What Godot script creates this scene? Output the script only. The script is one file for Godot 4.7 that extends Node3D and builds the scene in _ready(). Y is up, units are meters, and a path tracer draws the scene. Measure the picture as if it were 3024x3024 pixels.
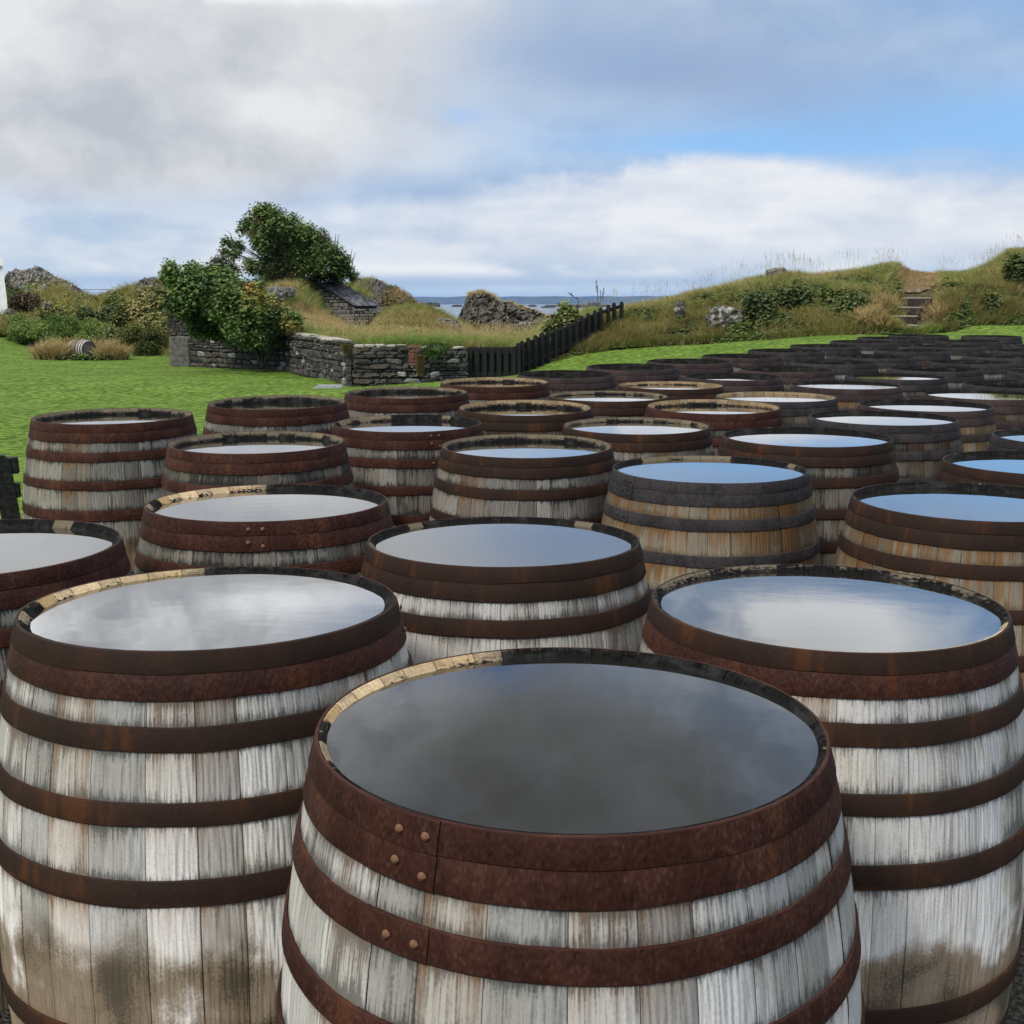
extends Node3D

# ---------------------------------------------------------------- measures
const R := 0.34                 # outer radius of a cask's rim
const EYE := 1.65
const FOCAL := 3497.0           # of the 3024 pixel wide photograph
const PITCH := 9.974
# s runs down a cask in units of R: 0 is the rim, 3 the foot
const HOOPS := [[0.0, 0.104], [0.1, 0.222], [0.338, 0.452], [0.685, 0.795], [1.045, 1.172], [1.83, 1.955], [2.21, 2.32]]
const STAVES := 32

# x, y, z of the foot, size, lean, depth of the water under the rim (in R), wood, hoops, chime, lap, turn, label
const CASKS := [
	[0.080, 0.033, -1.576, 1.026, 0.0136, 0.035, 0, 0, 0, 0, 0.00, "nearest cask at front centre, speckled red hoops with rivets, dark mirror of water"],
	[-0.569, 0.048, -2.165, 1.022, -0.0199, 0.022, 0, 1, 0, 1, 0.00, "big front left cask, smooth brown hoops, brown stained belly, grey cloud in its water"],
	[0.621, 0.039, -2.288, 1.007, 0.0065, 0.037, 0, 1, 3, 1, 2.30, "big front right cask, white staves, two tone brown hoops, white cloud in its water"],
	[-0.021, 0.053, -2.893, 0.997, -0.0102, 0.027, 0, 1, 4, 2, 1.60, "cask right behind the nearest one, half grey half blue water, orange streak on its hoop"],
	[-0.702, 0.067, -3.354, 1.003, -0.0053, 0.045, 1, 0, 0, 2, -0.08, "cask behind the front left cask, four rivets facing front, tan wood at left rim"],
	[-1.290, 0.059, -2.786, 1.000, 0.0120, 0.053, 1, 0, 4, 1, 2.00, "red hooped cask cut by the left photo edge beside the front left cask"],
	[0.690, 0.072, -4.112, 0.991, 0.0092, 0.037, 3, 4, 4, 0, -0.50, "dark hooped cask with orange rust running down its tan staves, behind the front right cask"],
	[1.360, 0.056, -3.480, 1.000, 0.0136, 0.056, 3, 1, 5, 1, 1.20, "brown hooped cask with thick black inner rim and blue water, cut by right photo edge"],
	[0.058, 0.087, -4.690, 0.991, 0.0258, 0.088, 1, 1, 1, 2, 1.70, "grey staved cask with clearly stepped twin top hoops, in the middle behind the gap"],
	[-1.004, 0.094, -4.667, 1.000, 0.0192, 0.084, 2, 0, 1, 0, 2.90, "red hooped cask with a blackened band of staves below its hoop, tan inner rim"],
	[-1.800, 0.115, -5.358, 1.017, 0.0172, 0.086, 1, 0, 1, 1, 2.20, "tallest looking cask at far left with four brown hoops in view, beside black fence"],
	[-0.477, 0.104, -5.431, 0.989, 0.0221, 0.080, 1, 0, 4, 2, 0.25, "dark red hooped cask with three pale rivets, left of the stepped hoop grey cask"],
	[-1.194, 0.124, -6.062, 1.013, 0.0283, 0.107, 1, 0, 1, 2, 0.35, "red hooped cask standing alone against the lawn, second along the lawn edge row"],
	[0.067, 0.114, -6.089, 0.995, 0.0357, 0.115, 2, 1, 2, 1, 1.00, "brown cask with a bright tan ring of inner rim staves, mid yard"],
	[0.571, 0.098, -5.453, 0.981, 0.0195, 0.060, 1, 1, 1, 1, 2.60, "brown hooped cask with pale blue water, between tan ringed and rust streaked casks"],
	[-0.596, 0.132, -6.723, 1.006, 0.0236, 0.095, 1, 0, 1, 2, 1.20, "red hooped cask in front of the stone wall, third along the lawn edge row"],
	[-0.110, 0.144, -7.546, 0.999, 0.0292, 0.096, 1, 0, 2, 1, 0.70, "cask with yellowish tan inner rim standing in front of the picket gate"],
	[0.375, 0.156, -8.323, 0.991, 0.0289, 0.090, 2, 3, 5, 2, 2.00, "dark brown cask with black inside below the foot of the picket fence"],
	[0.900, 0.166, -8.984, 0.996, 0.0299, 0.086, 2, 3, 5, 0, 0.90, "dark purple grey cask with black inside, sixth along the lawn edge row"],
	[0.548, 0.124, -6.762, 0.990, 0.0168, 0.062, 2, 1, 1, 1, 2.40, "low brown cask with white water behind the tan ringed cask"],
	[1.041, 0.110, -6.166, 0.997, 0.0307, 0.095, 2, 0, 2, 0, 2.00, "tilted red brown cask with tan staves inside and black water at its right"],
	[1.501, 0.118, -6.772, 0.991, 0.0129, 0.050, 2, 4, 2, 1, 2.80, "black hooped cask with tan inner rim at left, just behind the tilted red brown cask"],
	[1.764, 0.096, -5.644, 1.000, 0.0132, 0.043, 2, 4, 5, 2, 1.40, "dark grey cask with white blue water, behind the brown cask beside the rust streaked one"],
	[1.215, 0.085, -4.882, 1.005, 0.0133, 0.044, 2, 1, 5, 1, 1.90, "brown topped cask with dark staves right behind the rust streaked cask"],
	[1.912, 0.067, -4.238, 0.999, 0.0056, 0.050, 2, 1, 5, 2, 0.50, "brown cask with blue water at right photo edge, behind the thick black rim cask"],
	[2.196, 0.105, -6.318, 0.994, 0.0170, 0.050, 3, 3, 5, 0, 1.60, "grey brown cask with yellowish staves and wide white water, near right photo edge"],
	[2.378, 0.079, -4.954, 1.000, 0.0120, 0.045, 2, 4, 5, 1, 0.20, "black cask of which only the left rim shows at right photo edge, blue water"],
	[2.115, 0.130, -7.552, 0.993, 0.0140, 0.036, 3, 3, 5, 2, 2.10, "purple brown cask with rippled white water, behind the black hooped cask with tan rim"],
	[1.529, 0.147, -8.264, 0.986, 0.0195, 0.065, 2, 3, 5, 0, 2.70, "dark purple cask with a thin strip of white water, behind the low brown one"],
	[1.014, 0.137, -7.611, 0.980, 0.0133, 0.066, 2, 1, 2, 1, 1.50, "dark brown cask with patchy tan and black inner rim, left of the black hooped one"],
	[2.731, 0.113, -6.859, 1.000, 0.0120, 0.030, 2, 3, 5, 2, 1.10, "brown grey cask at right photo edge with dark ripples across white water"],
	[2.027, 0.155, -8.814, 0.998, 0.0226, 0.070, 2, 3, 5, 0, 0.30, "purple grey cask with few white glints in black water, behind the dark purple one"],
	[2.674, 0.141, -8.295, 0.990, 0.0088, 0.036, 2, 4, 5, 1, 2.20, "grey cask with greenish and white reflection in its water, behind the purple brown rippled one"],
	[3.233, 0.124, -7.586, 1.000, 0.0120, 0.127, 3, 4, 5, 2, 0.80, "dark cask with almost black water at right photo edge behind the greenish water cask"],
	[1.434, 0.175, -9.665, 0.997, 0.0203, 0.090, 2, 3, 5, 0, 1.90, "dark grey cask, seventh along the lawn edge row, slim white gleam in it"],
	[1.994, 0.186, -10.361, 0.999, 0.0182, 0.112, 1, 3, 5, 2, 4.45, "dark grey cask with one white glint inside, eighth along the lawn edge row"],
	[2.605, 0.168, -9.661, 0.996, 0.0102, 0.095, 1, 4, 5, 0, 5.65, "charcoal cask with black inside, right behind the one with few white glints"],
	[3.183, 0.152, -8.992, 0.997, 0.0203, 0.117, 1, 4, 5, 1, 5.53, "brownish charcoal cask with thin pale streaks in its water, right of the greenish water cask"],
	[2.532, 0.197, -11.064, 1.006, 0.0151, 0.116, 2, 4, 5, 2, 2.79, "dark grey cask with black inside, ninth along the lawn edge row"],
	[3.118, 0.178, -10.297, 1.005, 0.0145, 0.091, 1, 4, 5, 0, 3.89, "charcoal cask beside the ninth lawn edge cask, one step in from the lawn edge row"],
	[3.780, 0.164, -9.848, 0.992, 0.0081, 0.121, 1, 4, 5, 1, 0.68, "charcoal cask with pale nicked front rim and brown hoop, near the right photo edge"],
	[3.981, 0.141, -8.690, 1.000, 0.0120, 0.113, 2, 4, 5, 2, 1.48, "small slice of a grey cask at right photo edge with pale rim"],
	[3.139, 0.211, -11.988, 1.005, 0.0146, 0.114, 1, 4, 5, 0, 3.44, "dark grey cask, tenth along the lawn edge row, below the dry grass by the steps"],
	[3.811, 0.195, -11.392, 0.998, 0.0110, 0.121, 2, 4, 5, 1, 1.30, "charcoal cask with pale right rim, one step in beside the tenth lawn edge cask"],
	[4.329, 0.175, -10.517, 1.000, 0.0120, 0.101, 2, 4, 5, 2, 5.50, "black looking wide cask at right photo edge, behind the nicked rim cask"],
	[3.747, 0.223, -12.761, 1.010, 0.0171, 0.118, 1, 4, 5, 0, 0.96, "dark grey cask, eleventh along the lawn edge row, in front of the lowest step"],
	[4.414, 0.206, -12.149, 1.001, 0.0126, 0.124, 1, 4, 5, 1, 0.83, "charcoal cask with pale rim at right, one step in beside the eleventh lawn edge cask"],
	[4.968, 0.188, -11.391, 1.000, 0.0120, 0.085, 1, 4, 5, 2, 0.76, "dark cask cut by right photo edge, two rows before the last"],
	[4.233, 0.235, -13.449, 1.016, 0.0206, 0.122, 2, 4, 5, 0, 5.23, "dark grey cask, twelfth along the lawn edge row, overlapping the bottom plank of the steps"],
	[4.979, 0.221, -13.049, 1.008, 0.0163, 0.100, 2, 4, 5, 1, 1.29, "charcoal cask in front of the green strip right of the steps"],
	[4.846, 0.247, -14.303, 1.011, 0.0178, 0.104, 1, 4, 5, 2, 5.23, "farthest cask, last along the lawn edge row, directly below the wooden steps"],
	[5.814, 0.243, -14.525, 1.000, 0.0120, 0.087, 2, 4, 5, 0, 5.77, "last cask at the far right, standing against the bright green strip"],
	[5.525, 0.202, -12.320, 1.000, 0.0120, 0.115, 1, 4, 5, 1, 4.07, "dark slice of a cask at right photo edge in the second farthest row"],
]

var M := {}
var names := {}
var rng := RandomNumberGenerator.new()
var stave_edges: Array = []
var stave_meshes: Array = []
var stave_far: ArrayMesh
var hoop_meshes := {}
var rivet_mesh: ArrayMesh
var lumps := FastNoiseLite.new()
var fine := FastNoiseLite.new()

# ---------------------------------------------------------------- helpers
func lin(r: float, g: float, b: float) -> Color:
	return Color(r, g, b).linear_to_srgb()

func numbered(called: String, parent: Node) -> String:
	var key := str(parent.get_instance_id()) + called
	var n: int = names.get(key, 0)
	names[key] = n + 1
	return called if n == 0 else "%s_%03d" % [called, n]

func tag(o: Node, label := "", category := "", group := "", kind := "") -> void:
	if label: o.set_meta("label", label)
	if category: o.set_meta("category", category)
	if group: o.set_meta("group", group)
	if kind: o.set_meta("kind", kind)

func base(called: String, at := Vector3.ZERO, label := "", category := "", group := "") -> Node3D:
	var o := Node3D.new()
	o.name = numbered(called, self)
	o.position = at
	add_child(o, true)
	tag(o, label, category, group)
	return o

func put(called: String, mesh: Mesh, mat: Material, parent: Node = null) -> MeshInstance3D:
	var o := MeshInstance3D.new()
	var p: Node = parent if parent else self
	o.name = numbered(called, p)
	o.mesh = mesh
	if mat: o.material_override = mat
	p.add_child(o, true)
	return o

# a point of the world that the lens shows at (u, v) of the photograph, d metres in front
func W(u: float, v: float, d: float) -> Vector3:
	var a := (u - 1512.0) / FOCAL
	var b := -(v - 1512.0) / FOCAL
	var p := deg_to_rad(PITCH)
	var k := d / (b * sin(p) + cos(p))
	return Vector3(a * k, EYE + (b * cos(p) - sin(p)) * k, -d)

func mat(color: Color, rough := 0.9, spec := 0.3) -> StandardMaterial3D:
	var m := StandardMaterial3D.new()
	m.albedo_color = color
	m.roughness = rough
	m.metallic_specular = spec
	return m

func leaf_mat(rough := 0.65, through := 0.35) -> StandardMaterial3D:
	var m := mat(Color.WHITE, rough, 0.3)
	m.vertex_color_use_as_albedo = true
	m.cull_mode = BaseMaterial3D.CULL_DISABLED
	m.backlight_enabled = true
	m.backlight = Color(through, through, through * 0.6)
	return m

func noise_tex(freq: float, c0: Color, c1: Color, size := 512, oct := 4, seed_ := 1, lo := 0.3, hi := 0.7) -> NoiseTexture2D:
	var n := FastNoiseLite.new()
	n.seed = seed_
	n.frequency = freq
	n.fractal_octaves = oct
	var t := NoiseTexture2D.new()
	t.width = size; t.height = size
	t.seamless = true
	t.noise = n
	var g := Gradient.new()
	g.set_color(0, c0); g.set_color(1, c1)
	g.set_offset(0, lo); g.set_offset(1, hi)
	t.color_ramp = g
	return t

func noise_normal(freq: float, strength: float, size := 512, oct := 4, seed_ := 1) -> NoiseTexture2D:
	var n := FastNoiseLite.new()
	n.seed = seed_
	n.frequency = freq
	n.fractal_octaves = oct
	var t := NoiseTexture2D.new()
	t.width = size; t.height = size
	t.seamless = true
	t.as_normal_map = true
	t.bump_strength = strength
	t.noise = n
	return t

func mottled(c0: Color, c1: Color, freq: float, scale: float, rough := 0.9, bump := 6.0, seed_ := 1, nscale := 1.0) -> StandardMaterial3D:
	var m := mat(Color.WHITE, rough, 0.25)
	m.albedo_texture = noise_tex(freq, c0, c1, 512, 5, seed_)
	m.uv1_triplanar = true
	m.uv1_world_triplanar = true
	m.uv1_scale = Vector3.ONE * scale
	if bump > 0.0:
		m.normal_enabled = true
		m.normal_texture = noise_normal(freq * 1.5, bump, 512, 5, seed_ + 7)
		m.normal_scale = nscale
	return m

func noise_bytes(w: int, h: int, freq: float, oct: int, seed_: int, gw := 0, gh := 0) -> PackedByteArray:
	var n := FastNoiseLite.new()
	n.seed = seed_
	n.frequency = freq
	n.fractal_octaves = oct
	var im := n.get_image(gw if gw else w, gh if gh else h)
	im.convert(Image.FORMAT_L8)
	if gw or gh: im.resize(w, h, Image.INTERPOLATE_CUBIC)
	return im.get_data()

func tri(st: SurfaceTool, a: Vector3, b: Vector3, c: Vector3) -> void:
	st.add_vertex(a); st.add_vertex(b); st.add_vertex(c)

func quad(st: SurfaceTool, a: Vector3, b: Vector3, c: Vector3, d: Vector3) -> void:
	tri(st, a, b, c); tri(st, a, c, d)

func start(smooth := false) -> SurfaceTool:
	var st := SurfaceTool.new()
	st.begin(Mesh.PRIMITIVE_TRIANGLES)
	st.set_smooth_group(0 if smooth else -1)
	return st

func done(st: SurfaceTool) -> ArrayMesh:
	st.generate_normals()
	return st.commit()

# a box with chamfered edges and shaken corners
func chunk(st: SurfaceTool, t: Transform3D, size: Vector3, shake := 0.0, ch := 0.15) -> void:
	var h := size * 0.5
	var c := minf(minf(h.x, h.y), h.z) * ch * 2.0
	var P := []
	for i in 8:
		var s := Vector3(-1.0 if i & 1 == 0 else 1.0, -1.0 if i & 2 == 0 else 1.0, -1.0 if i & 4 == 0 else 1.0)
		var o := Vector3(rng.randf_range(-1, 1), rng.randf_range(-1, 1), rng.randf_range(-1, 1)) * size * shake
		var corner := s * h + o
		P.append([t * (corner - Vector3(0, s.y * c, s.z * c)), t * (corner - Vector3(s.x * c, 0, s.z * c)), t * (corner - Vector3(s.x * c, s.y * c, 0))])
	# faces: x, y, z
	for f in [[0, 0, 2, 6, 4], [0, 1, 5, 7, 3], [1, 0, 4, 5, 1], [1, 2, 3, 7, 6], [2, 0, 1, 3, 2], [2, 4, 6, 7, 5]]:
		var k: int = f[0]
		quad(st, P[f[1]][k], P[f[2]][k], P[f[3]][k], P[f[4]][k])
	# edges
	for e in [[0, 1, 1, 2], [3, 2, 1, 2], [5, 4, 1, 2], [6, 7, 1, 2], [2, 0, 0, 2], [1, 3, 0, 2], [4, 6, 0, 2], [7, 5, 0, 2], [0, 4, 0, 1], [5, 1, 0, 1], [6, 2, 0, 1], [3, 7, 0, 1]]:
		quad(st, P[e[0]][e[2]], P[e[1]][e[2]], P[e[1]][e[3]], P[e[0]][e[3]])
	for i in 8:
		if i in [1, 2, 4, 7]: tri(st, P[i][0], P[i][2], P[i][1])
		else: tri(st, P[i][0], P[i][1], P[i][2])

func tube(st: SurfaceTool, pts: Array, r0: float, r1: float, sides := 6) -> void:
	var rings := []
	for i in pts.size():
		var p: Vector3 = pts[i]
		var d: Vector3 = (pts[mini(i + 1, pts.size() - 1)] - pts[maxi(i - 1, 0)]).normalized()
		var x := d.cross(Vector3(0.31, 0.2, 0.93)).normalized()
		var y := d.cross(x)
		var r := lerpf(r0, r1, float(i) / (pts.size() - 1))
		var ring := []
		for k in sides:
			var a := TAU * k / sides
			ring.append(p + (x * cos(a) + y * sin(a)) * r)
		rings.append(ring)
	for i in pts.size() - 1:
		for k in sides:
			var k2 := (k + 1) % sides
			quad(st, rings[i][k], rings[i + 1][k], rings[i + 1][k2], rings[i][k2])

func multi(called: String, mesh: Mesh, material: Material, xf: Array, colors: Array, parent: Node = null) -> MultiMeshInstance3D:
	var mm := MultiMesh.new()
	mm.transform_format = MultiMesh.TRANSFORM_3D
	mm.use_colors = true
	mm.mesh = mesh
	mm.instance_count = xf.size()
	for i in xf.size():
		mm.set_instance_transform(i, xf[i])
		mm.set_instance_color(i, colors[i])
	var o := MultiMeshInstance3D.new()
	var p: Node = parent if parent else self
	o.name = numbered(called, p)
	o.multimesh = mm
	o.material_override = material
	p.add_child(o, true)
	o.set_meta("kind", "stuff")
	return o

# ---------------------------------------------------------------- sky
func s2l(r: float, g: float, b: float) -> Vector3:
	var c := Color(r / 255.0, g / 255.0, b / 255.0).srgb_to_linear()
	return Vector3(c.r, c.g, c.b)

func soft(x: float, a: float, b: float) -> float:
	return smoothstep(a, b, x)

func blob(u: float, v: float, cu: float, cv: float, ru: float, rv: float) -> float:
	var x := (u - cu) / ru
	var y := (v - cv) / rv
	return exp(-(x * x + y * y))

var SN := []
func sky_color(az: float, el: float) -> Vector3:
	# u, v: where the photograph has that direction, from 0 to 1 (carried on past its edges)
	var u := 0.5 + az / 0.8162
	var v := 0.297 - el / 0.8162 * 0.985
	var dy := sin(el)
	var px := sin(az) * cos(el) / (dy + 0.10)
	var pz := cos(az) * cos(el) / (dy + 0.10)
	var n1: float = SN[0].get_noise_2d(px * 30.0, pz * 30.0)         # broad
	var n2: float = SN[1].get_noise_2d(px * 90.0, pz * 60.0)        # finer
	var n3: float = SN[2].get_noise_2d(az * 420.0, el * 1500.0)      # streaks lying flat
	var n4: float = SN[3].get_noise_2d(az * 700.0, el * 900.0)      # puffs
	var hi := soft(el, 0.22, 0.5)
	# clear air
	var c := s2l(176, 212, 240).lerp(s2l(150, 200, 250), soft(el, 0.02, 0.1)).lerp(s2l(120, 168, 226), soft(el, 0.12, 0.3))
	# high veil of blue grey cloud over everything but the right
	var wob := n1 * 0.10 + n2 * 0.05
	var veil := clampf(0.88 - blob(u + n4 * 0.03, v + n4 * 0.012, 0.93, 0.135, 0.30, 0.036) * 1.08 - blob(u, v, 1.08, -0.01, 0.22, 0.05) * 0.9 - blob(u, v, 0.52, -0.012, 0.05, 0.022) * 0.5 - blob(u + n4 * 0.02, v, 0.44, 0.118, 0.03, 0.010) * 0.7 - blob(u + n4 * 0.02, v, 0.355, 0.118, 0.012, 0.006) * 0.6 - blob(u, v, 0.72, 0.145, 0.14, 0.010) * 0.5 + wob * 1.2, 0.0, 1.0)
	veil *= 1.0 - soft(absf(az), 0.5, 0.9) * 0.25
	var gap := soft(n1 + n2 * 0.5, 0.02, 0.32)
	veil = lerpf(veil, clampf(0.95 - gap * 0.75, 0.0, 1.0), hi)
	var shade := soft(n1 + 0.5 * n2 + n4 * 0.2, -0.5, 0.55)
	var grey := s2l(158, 181, 213).lerp(s2l(200, 214, 233), clampf(shade + n4 * 0.35, 0.0, 1.0))
	c = c.lerp(grey, veil)
	# the darker slanting cloud at upper right
	var slant := blob(u + n4 * 0.03, v - (u - 0.62) * 0.14 + n2 * 0.02, 0.66, 0.075, 0.24, 0.045)
	c = c.lerp(s2l(150, 173, 209), clampf(slant * (0.75 + n4 * 0.35), 0.0, 1.0))
	# heavy warm grey cloud at upper left, with a bright edge
	var edge := u - 0.40 - 0.10 * soft(v, 0.10, -0.03) + soft(v, 0.14, 0.2) * 0.16 + n4 * 0.05 + n2 * 0.03
	var heavy := 1.0 - soft(edge, -0.08, 0.12)
	heavy *= 1.0 - soft(v + n4 * 0.012 + n3 * 0.008, 0.175, 0.225)
	heavy *= 1.0 - soft(-az, 0.7, 1.3) * 0.5
	heavy *= 1.0 - soft(el, 0.33, 0.6) * 0.5
	var lit := 0.56 + n4 * 0.55 + n2 * 0.35
	lit += blob(u, v, 0.28, 0.115, 0.07, 0.02) * 0.55 + blob(u, v, 0.0, 0.03, 0.07, 0.06) * 0.8 + blob(u, v, 0.42, 0.0, 0.12, 0.03) * 0.7 + blob(u, v, 0.33, 0.07, 0.08, 0.03) * 0.3
	lit -= blob(u, v, 0.12, 0.13, 0.14, 0.04) * 0.45 + blob(u, v, 0.22, 0.06, 0.1, 0.03) * 0.15
	c = c.lerp(s2l(188, 193, 202).lerp(s2l(234, 235, 236), clampf(lit, 0.0, 1.0)), heavy * 0.97)
	# pale streaky layer towards the horizon
	var low := soft(v + n4 * 0.014 + n3 * 0.012, 0.185, 0.245)
	var pale := s2l(190, 209, 229).lerp(s2l(226, 233, 240), clampf(0.6 + n3 * 1.2 + n4 * 0.4, 0.0, 1.0))
	c = c.lerp(pale, low * 0.9)
	# the white bank at right, its top sharp
	var top := 0.152 + 0.024 * soft(u, 0.70, 0.95) + 0.02 * soft(u, 1.0, 1.3)
	var bank := soft(v - top + n4 * 0.006 + n2 * 0.003 + n3 * 0.003, -0.003, 0.010 + 0.022 * soft(u, 0.72, 0.9)) * (1.0 - soft(v + n3 * 0.01, 0.235, 0.27)) * soft(u + n4 * 0.10 + n2 * 0.04, 0.60 - 0.45 * soft(v, 0.155, 0.215), 0.675)
	bank *= 1.0 - soft(az, 0.8, 1.4)
	var white := s2l(214, 222, 234).lerp(s2l(240, 242, 246), clampf(0.52 + n3 * 1.1 + n4 * 0.35 + blob(u, v, 0.72, 0.17, 0.12, 0.02) * 0.4, 0.0, 1.0))
	c = c.lerp(white, bank * 0.95)
	c = c.lerp(s2l(214, 224, 236), clampf(blob(u + n4 * 0.03, v + n4 * 0.015, 0.415, 0.158, 0.05, 0.016) * 0.8, 0.0, 1.0))
	# bands just above the sea
	var b1 := blob(0.0, v + n3 * 0.003, 0.0, 0.263, 1.0, 0.006) * soft(n3 + blob(u, v, 0.42, 0.263, 0.16, 0.1) * 0.9, 0.1, 0.7)
	c = c.lerp(s2l(243, 246, 247), b1)
	var b2 := blob(0.0, v + n3 * 0.002, 0.0, 0.276, 1.0, 0.006)
	c = c.lerp(s2l(172, 196, 224), b2 * 0.75)
	var b3 := blob(0.0, v, 0.0, 0.287, 1.0, 0.006)
	c = c.lerp(s2l(196, 220, 240), b3 * 0.8)
	# thick cloud brightens towards the zenith, as overcast skies do
	# above the picture: bright cumulus, a dark rain cloud ahead, an even bright deck overhead
	var bright := soft(el, 0.222, 0.25) * (1.0 - soft(el, 0.38, 0.5))
	c *= 1.0 + bright * (0.78 * (1.0 - soft(az + n4 * 0.05, -0.14, 0.0)) + 0.12) * (0.75 + n4 * 1.2 + n2 * 1.0)
	var puff := clampf(blob(az + n4 * 0.03, el + n4 * 0.02, 0.27, 0.268, 0.085, 0.045) * 1.5 + n4 * 0.5 * bright, 0.0, 1.0) * soft(el, 0.224, 0.248) * soft(az, 0.05, 0.16)
	c = c.lerp(Vector3(1.35, 1.38, 1.42), puff)
	var rain := blob(az + n4 * 0.04, el + n2 * 0.05, 0.03, 0.43, 0.30, 0.13)
	c = c.lerp(Vector3(0.235, 0.24, 0.24) * (1.0 + n4 * 0.35 + n2 * 0.5), clampf(rain * 1.2 + n2 * 0.3 * rain, 0.0, 0.93))
	c = c.lerp(Vector3(0.12, 0.26, 0.62), clampf(blob(az + n4 * 0.05, el + n4 * 0.02, -0.07, 0.285, 0.09, 0.03) * 0.9 + n4 * 0.3 * rain, 0.0, 0.85))
	var deck := soft(el, 0.42, 0.85)
	c = c.lerp(Vector3(1.62, 1.60, 1.56) * (0.85 + 0.35 * soft(n1 + n2 * 0.5, -0.4, 0.4)), deck * 0.9)
	return c

func paint_sky() -> ImageTexture:
	for i in 4:
		var n := FastNoiseLite.new()
		n.seed = 11 + i * 5
		n.frequency = 0.02
		n.fractal_octaves = [5, 6, 6, 7][i]
		n.fractal_gain = [0.5, 0.55, 0.6, 0.62][i]
		n.domain_warp_enabled = i == 3
		n.domain_warp_amplitude = 28.0
		n.domain_warp_frequency = 0.02
		SN.append(n)
	SN[0].frequency = 0.009; SN[1].frequency = 0.012; SN[2].frequency = 0.016; SN[3].frequency = 0.013
	var im := Image.create(512, 256, false, Image.FORMAT_RGBF)
	for y in 256:
		var el := PI * 0.5 - (y + 0.5) / 256.0 * PI
		for x in 512:
			var az := wrapf((x + 0.5) / 512.0 * TAU, -PI, PI)
			var c := sky_color(az, maxf(el, 0.0))
			im.set_pixel(x, y, Color(c.x, c.y, c.z))
	im.resize(4096, 2048, Image.INTERPOLATE_CUBIC)
	# the part in view, and what the water mirrors, with all its detail
	for y in range(660, 1028):
		var el := PI * 0.5 - (y + 0.5) / 2048.0 * PI
		for xx in range(-350, 350):
			var x := posmod(xx, 4096)
			var az := (xx + 0.5) / 4096.0 * TAU
			var c := sky_color(az, maxf(el, 0.0))
			im.set_pixel(x, y, Color(c.x, c.y, c.z))
	return ImageTexture.create_from_image(im)

# ---------------------------------------------------------------- cask surfaces
func near_hoop(s: float) -> Vector2:   # distance up to the hoop above, down to the hoop below
	var up := 9.0
	var down := 9.0
	for h in HOOPS:
		if s >= h[0] and s <= h[1]: return Vector2(0, 0)
		if h[1] < s: up = minf(up, s - h[1])
		if h[0] > s: down = minf(down, h[0] - s)
	return Vector2(up, down)

func mix3(a: Vector3, b: Vector3, t: float) -> Vector3:
	return a + (b - a) * t

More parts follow.
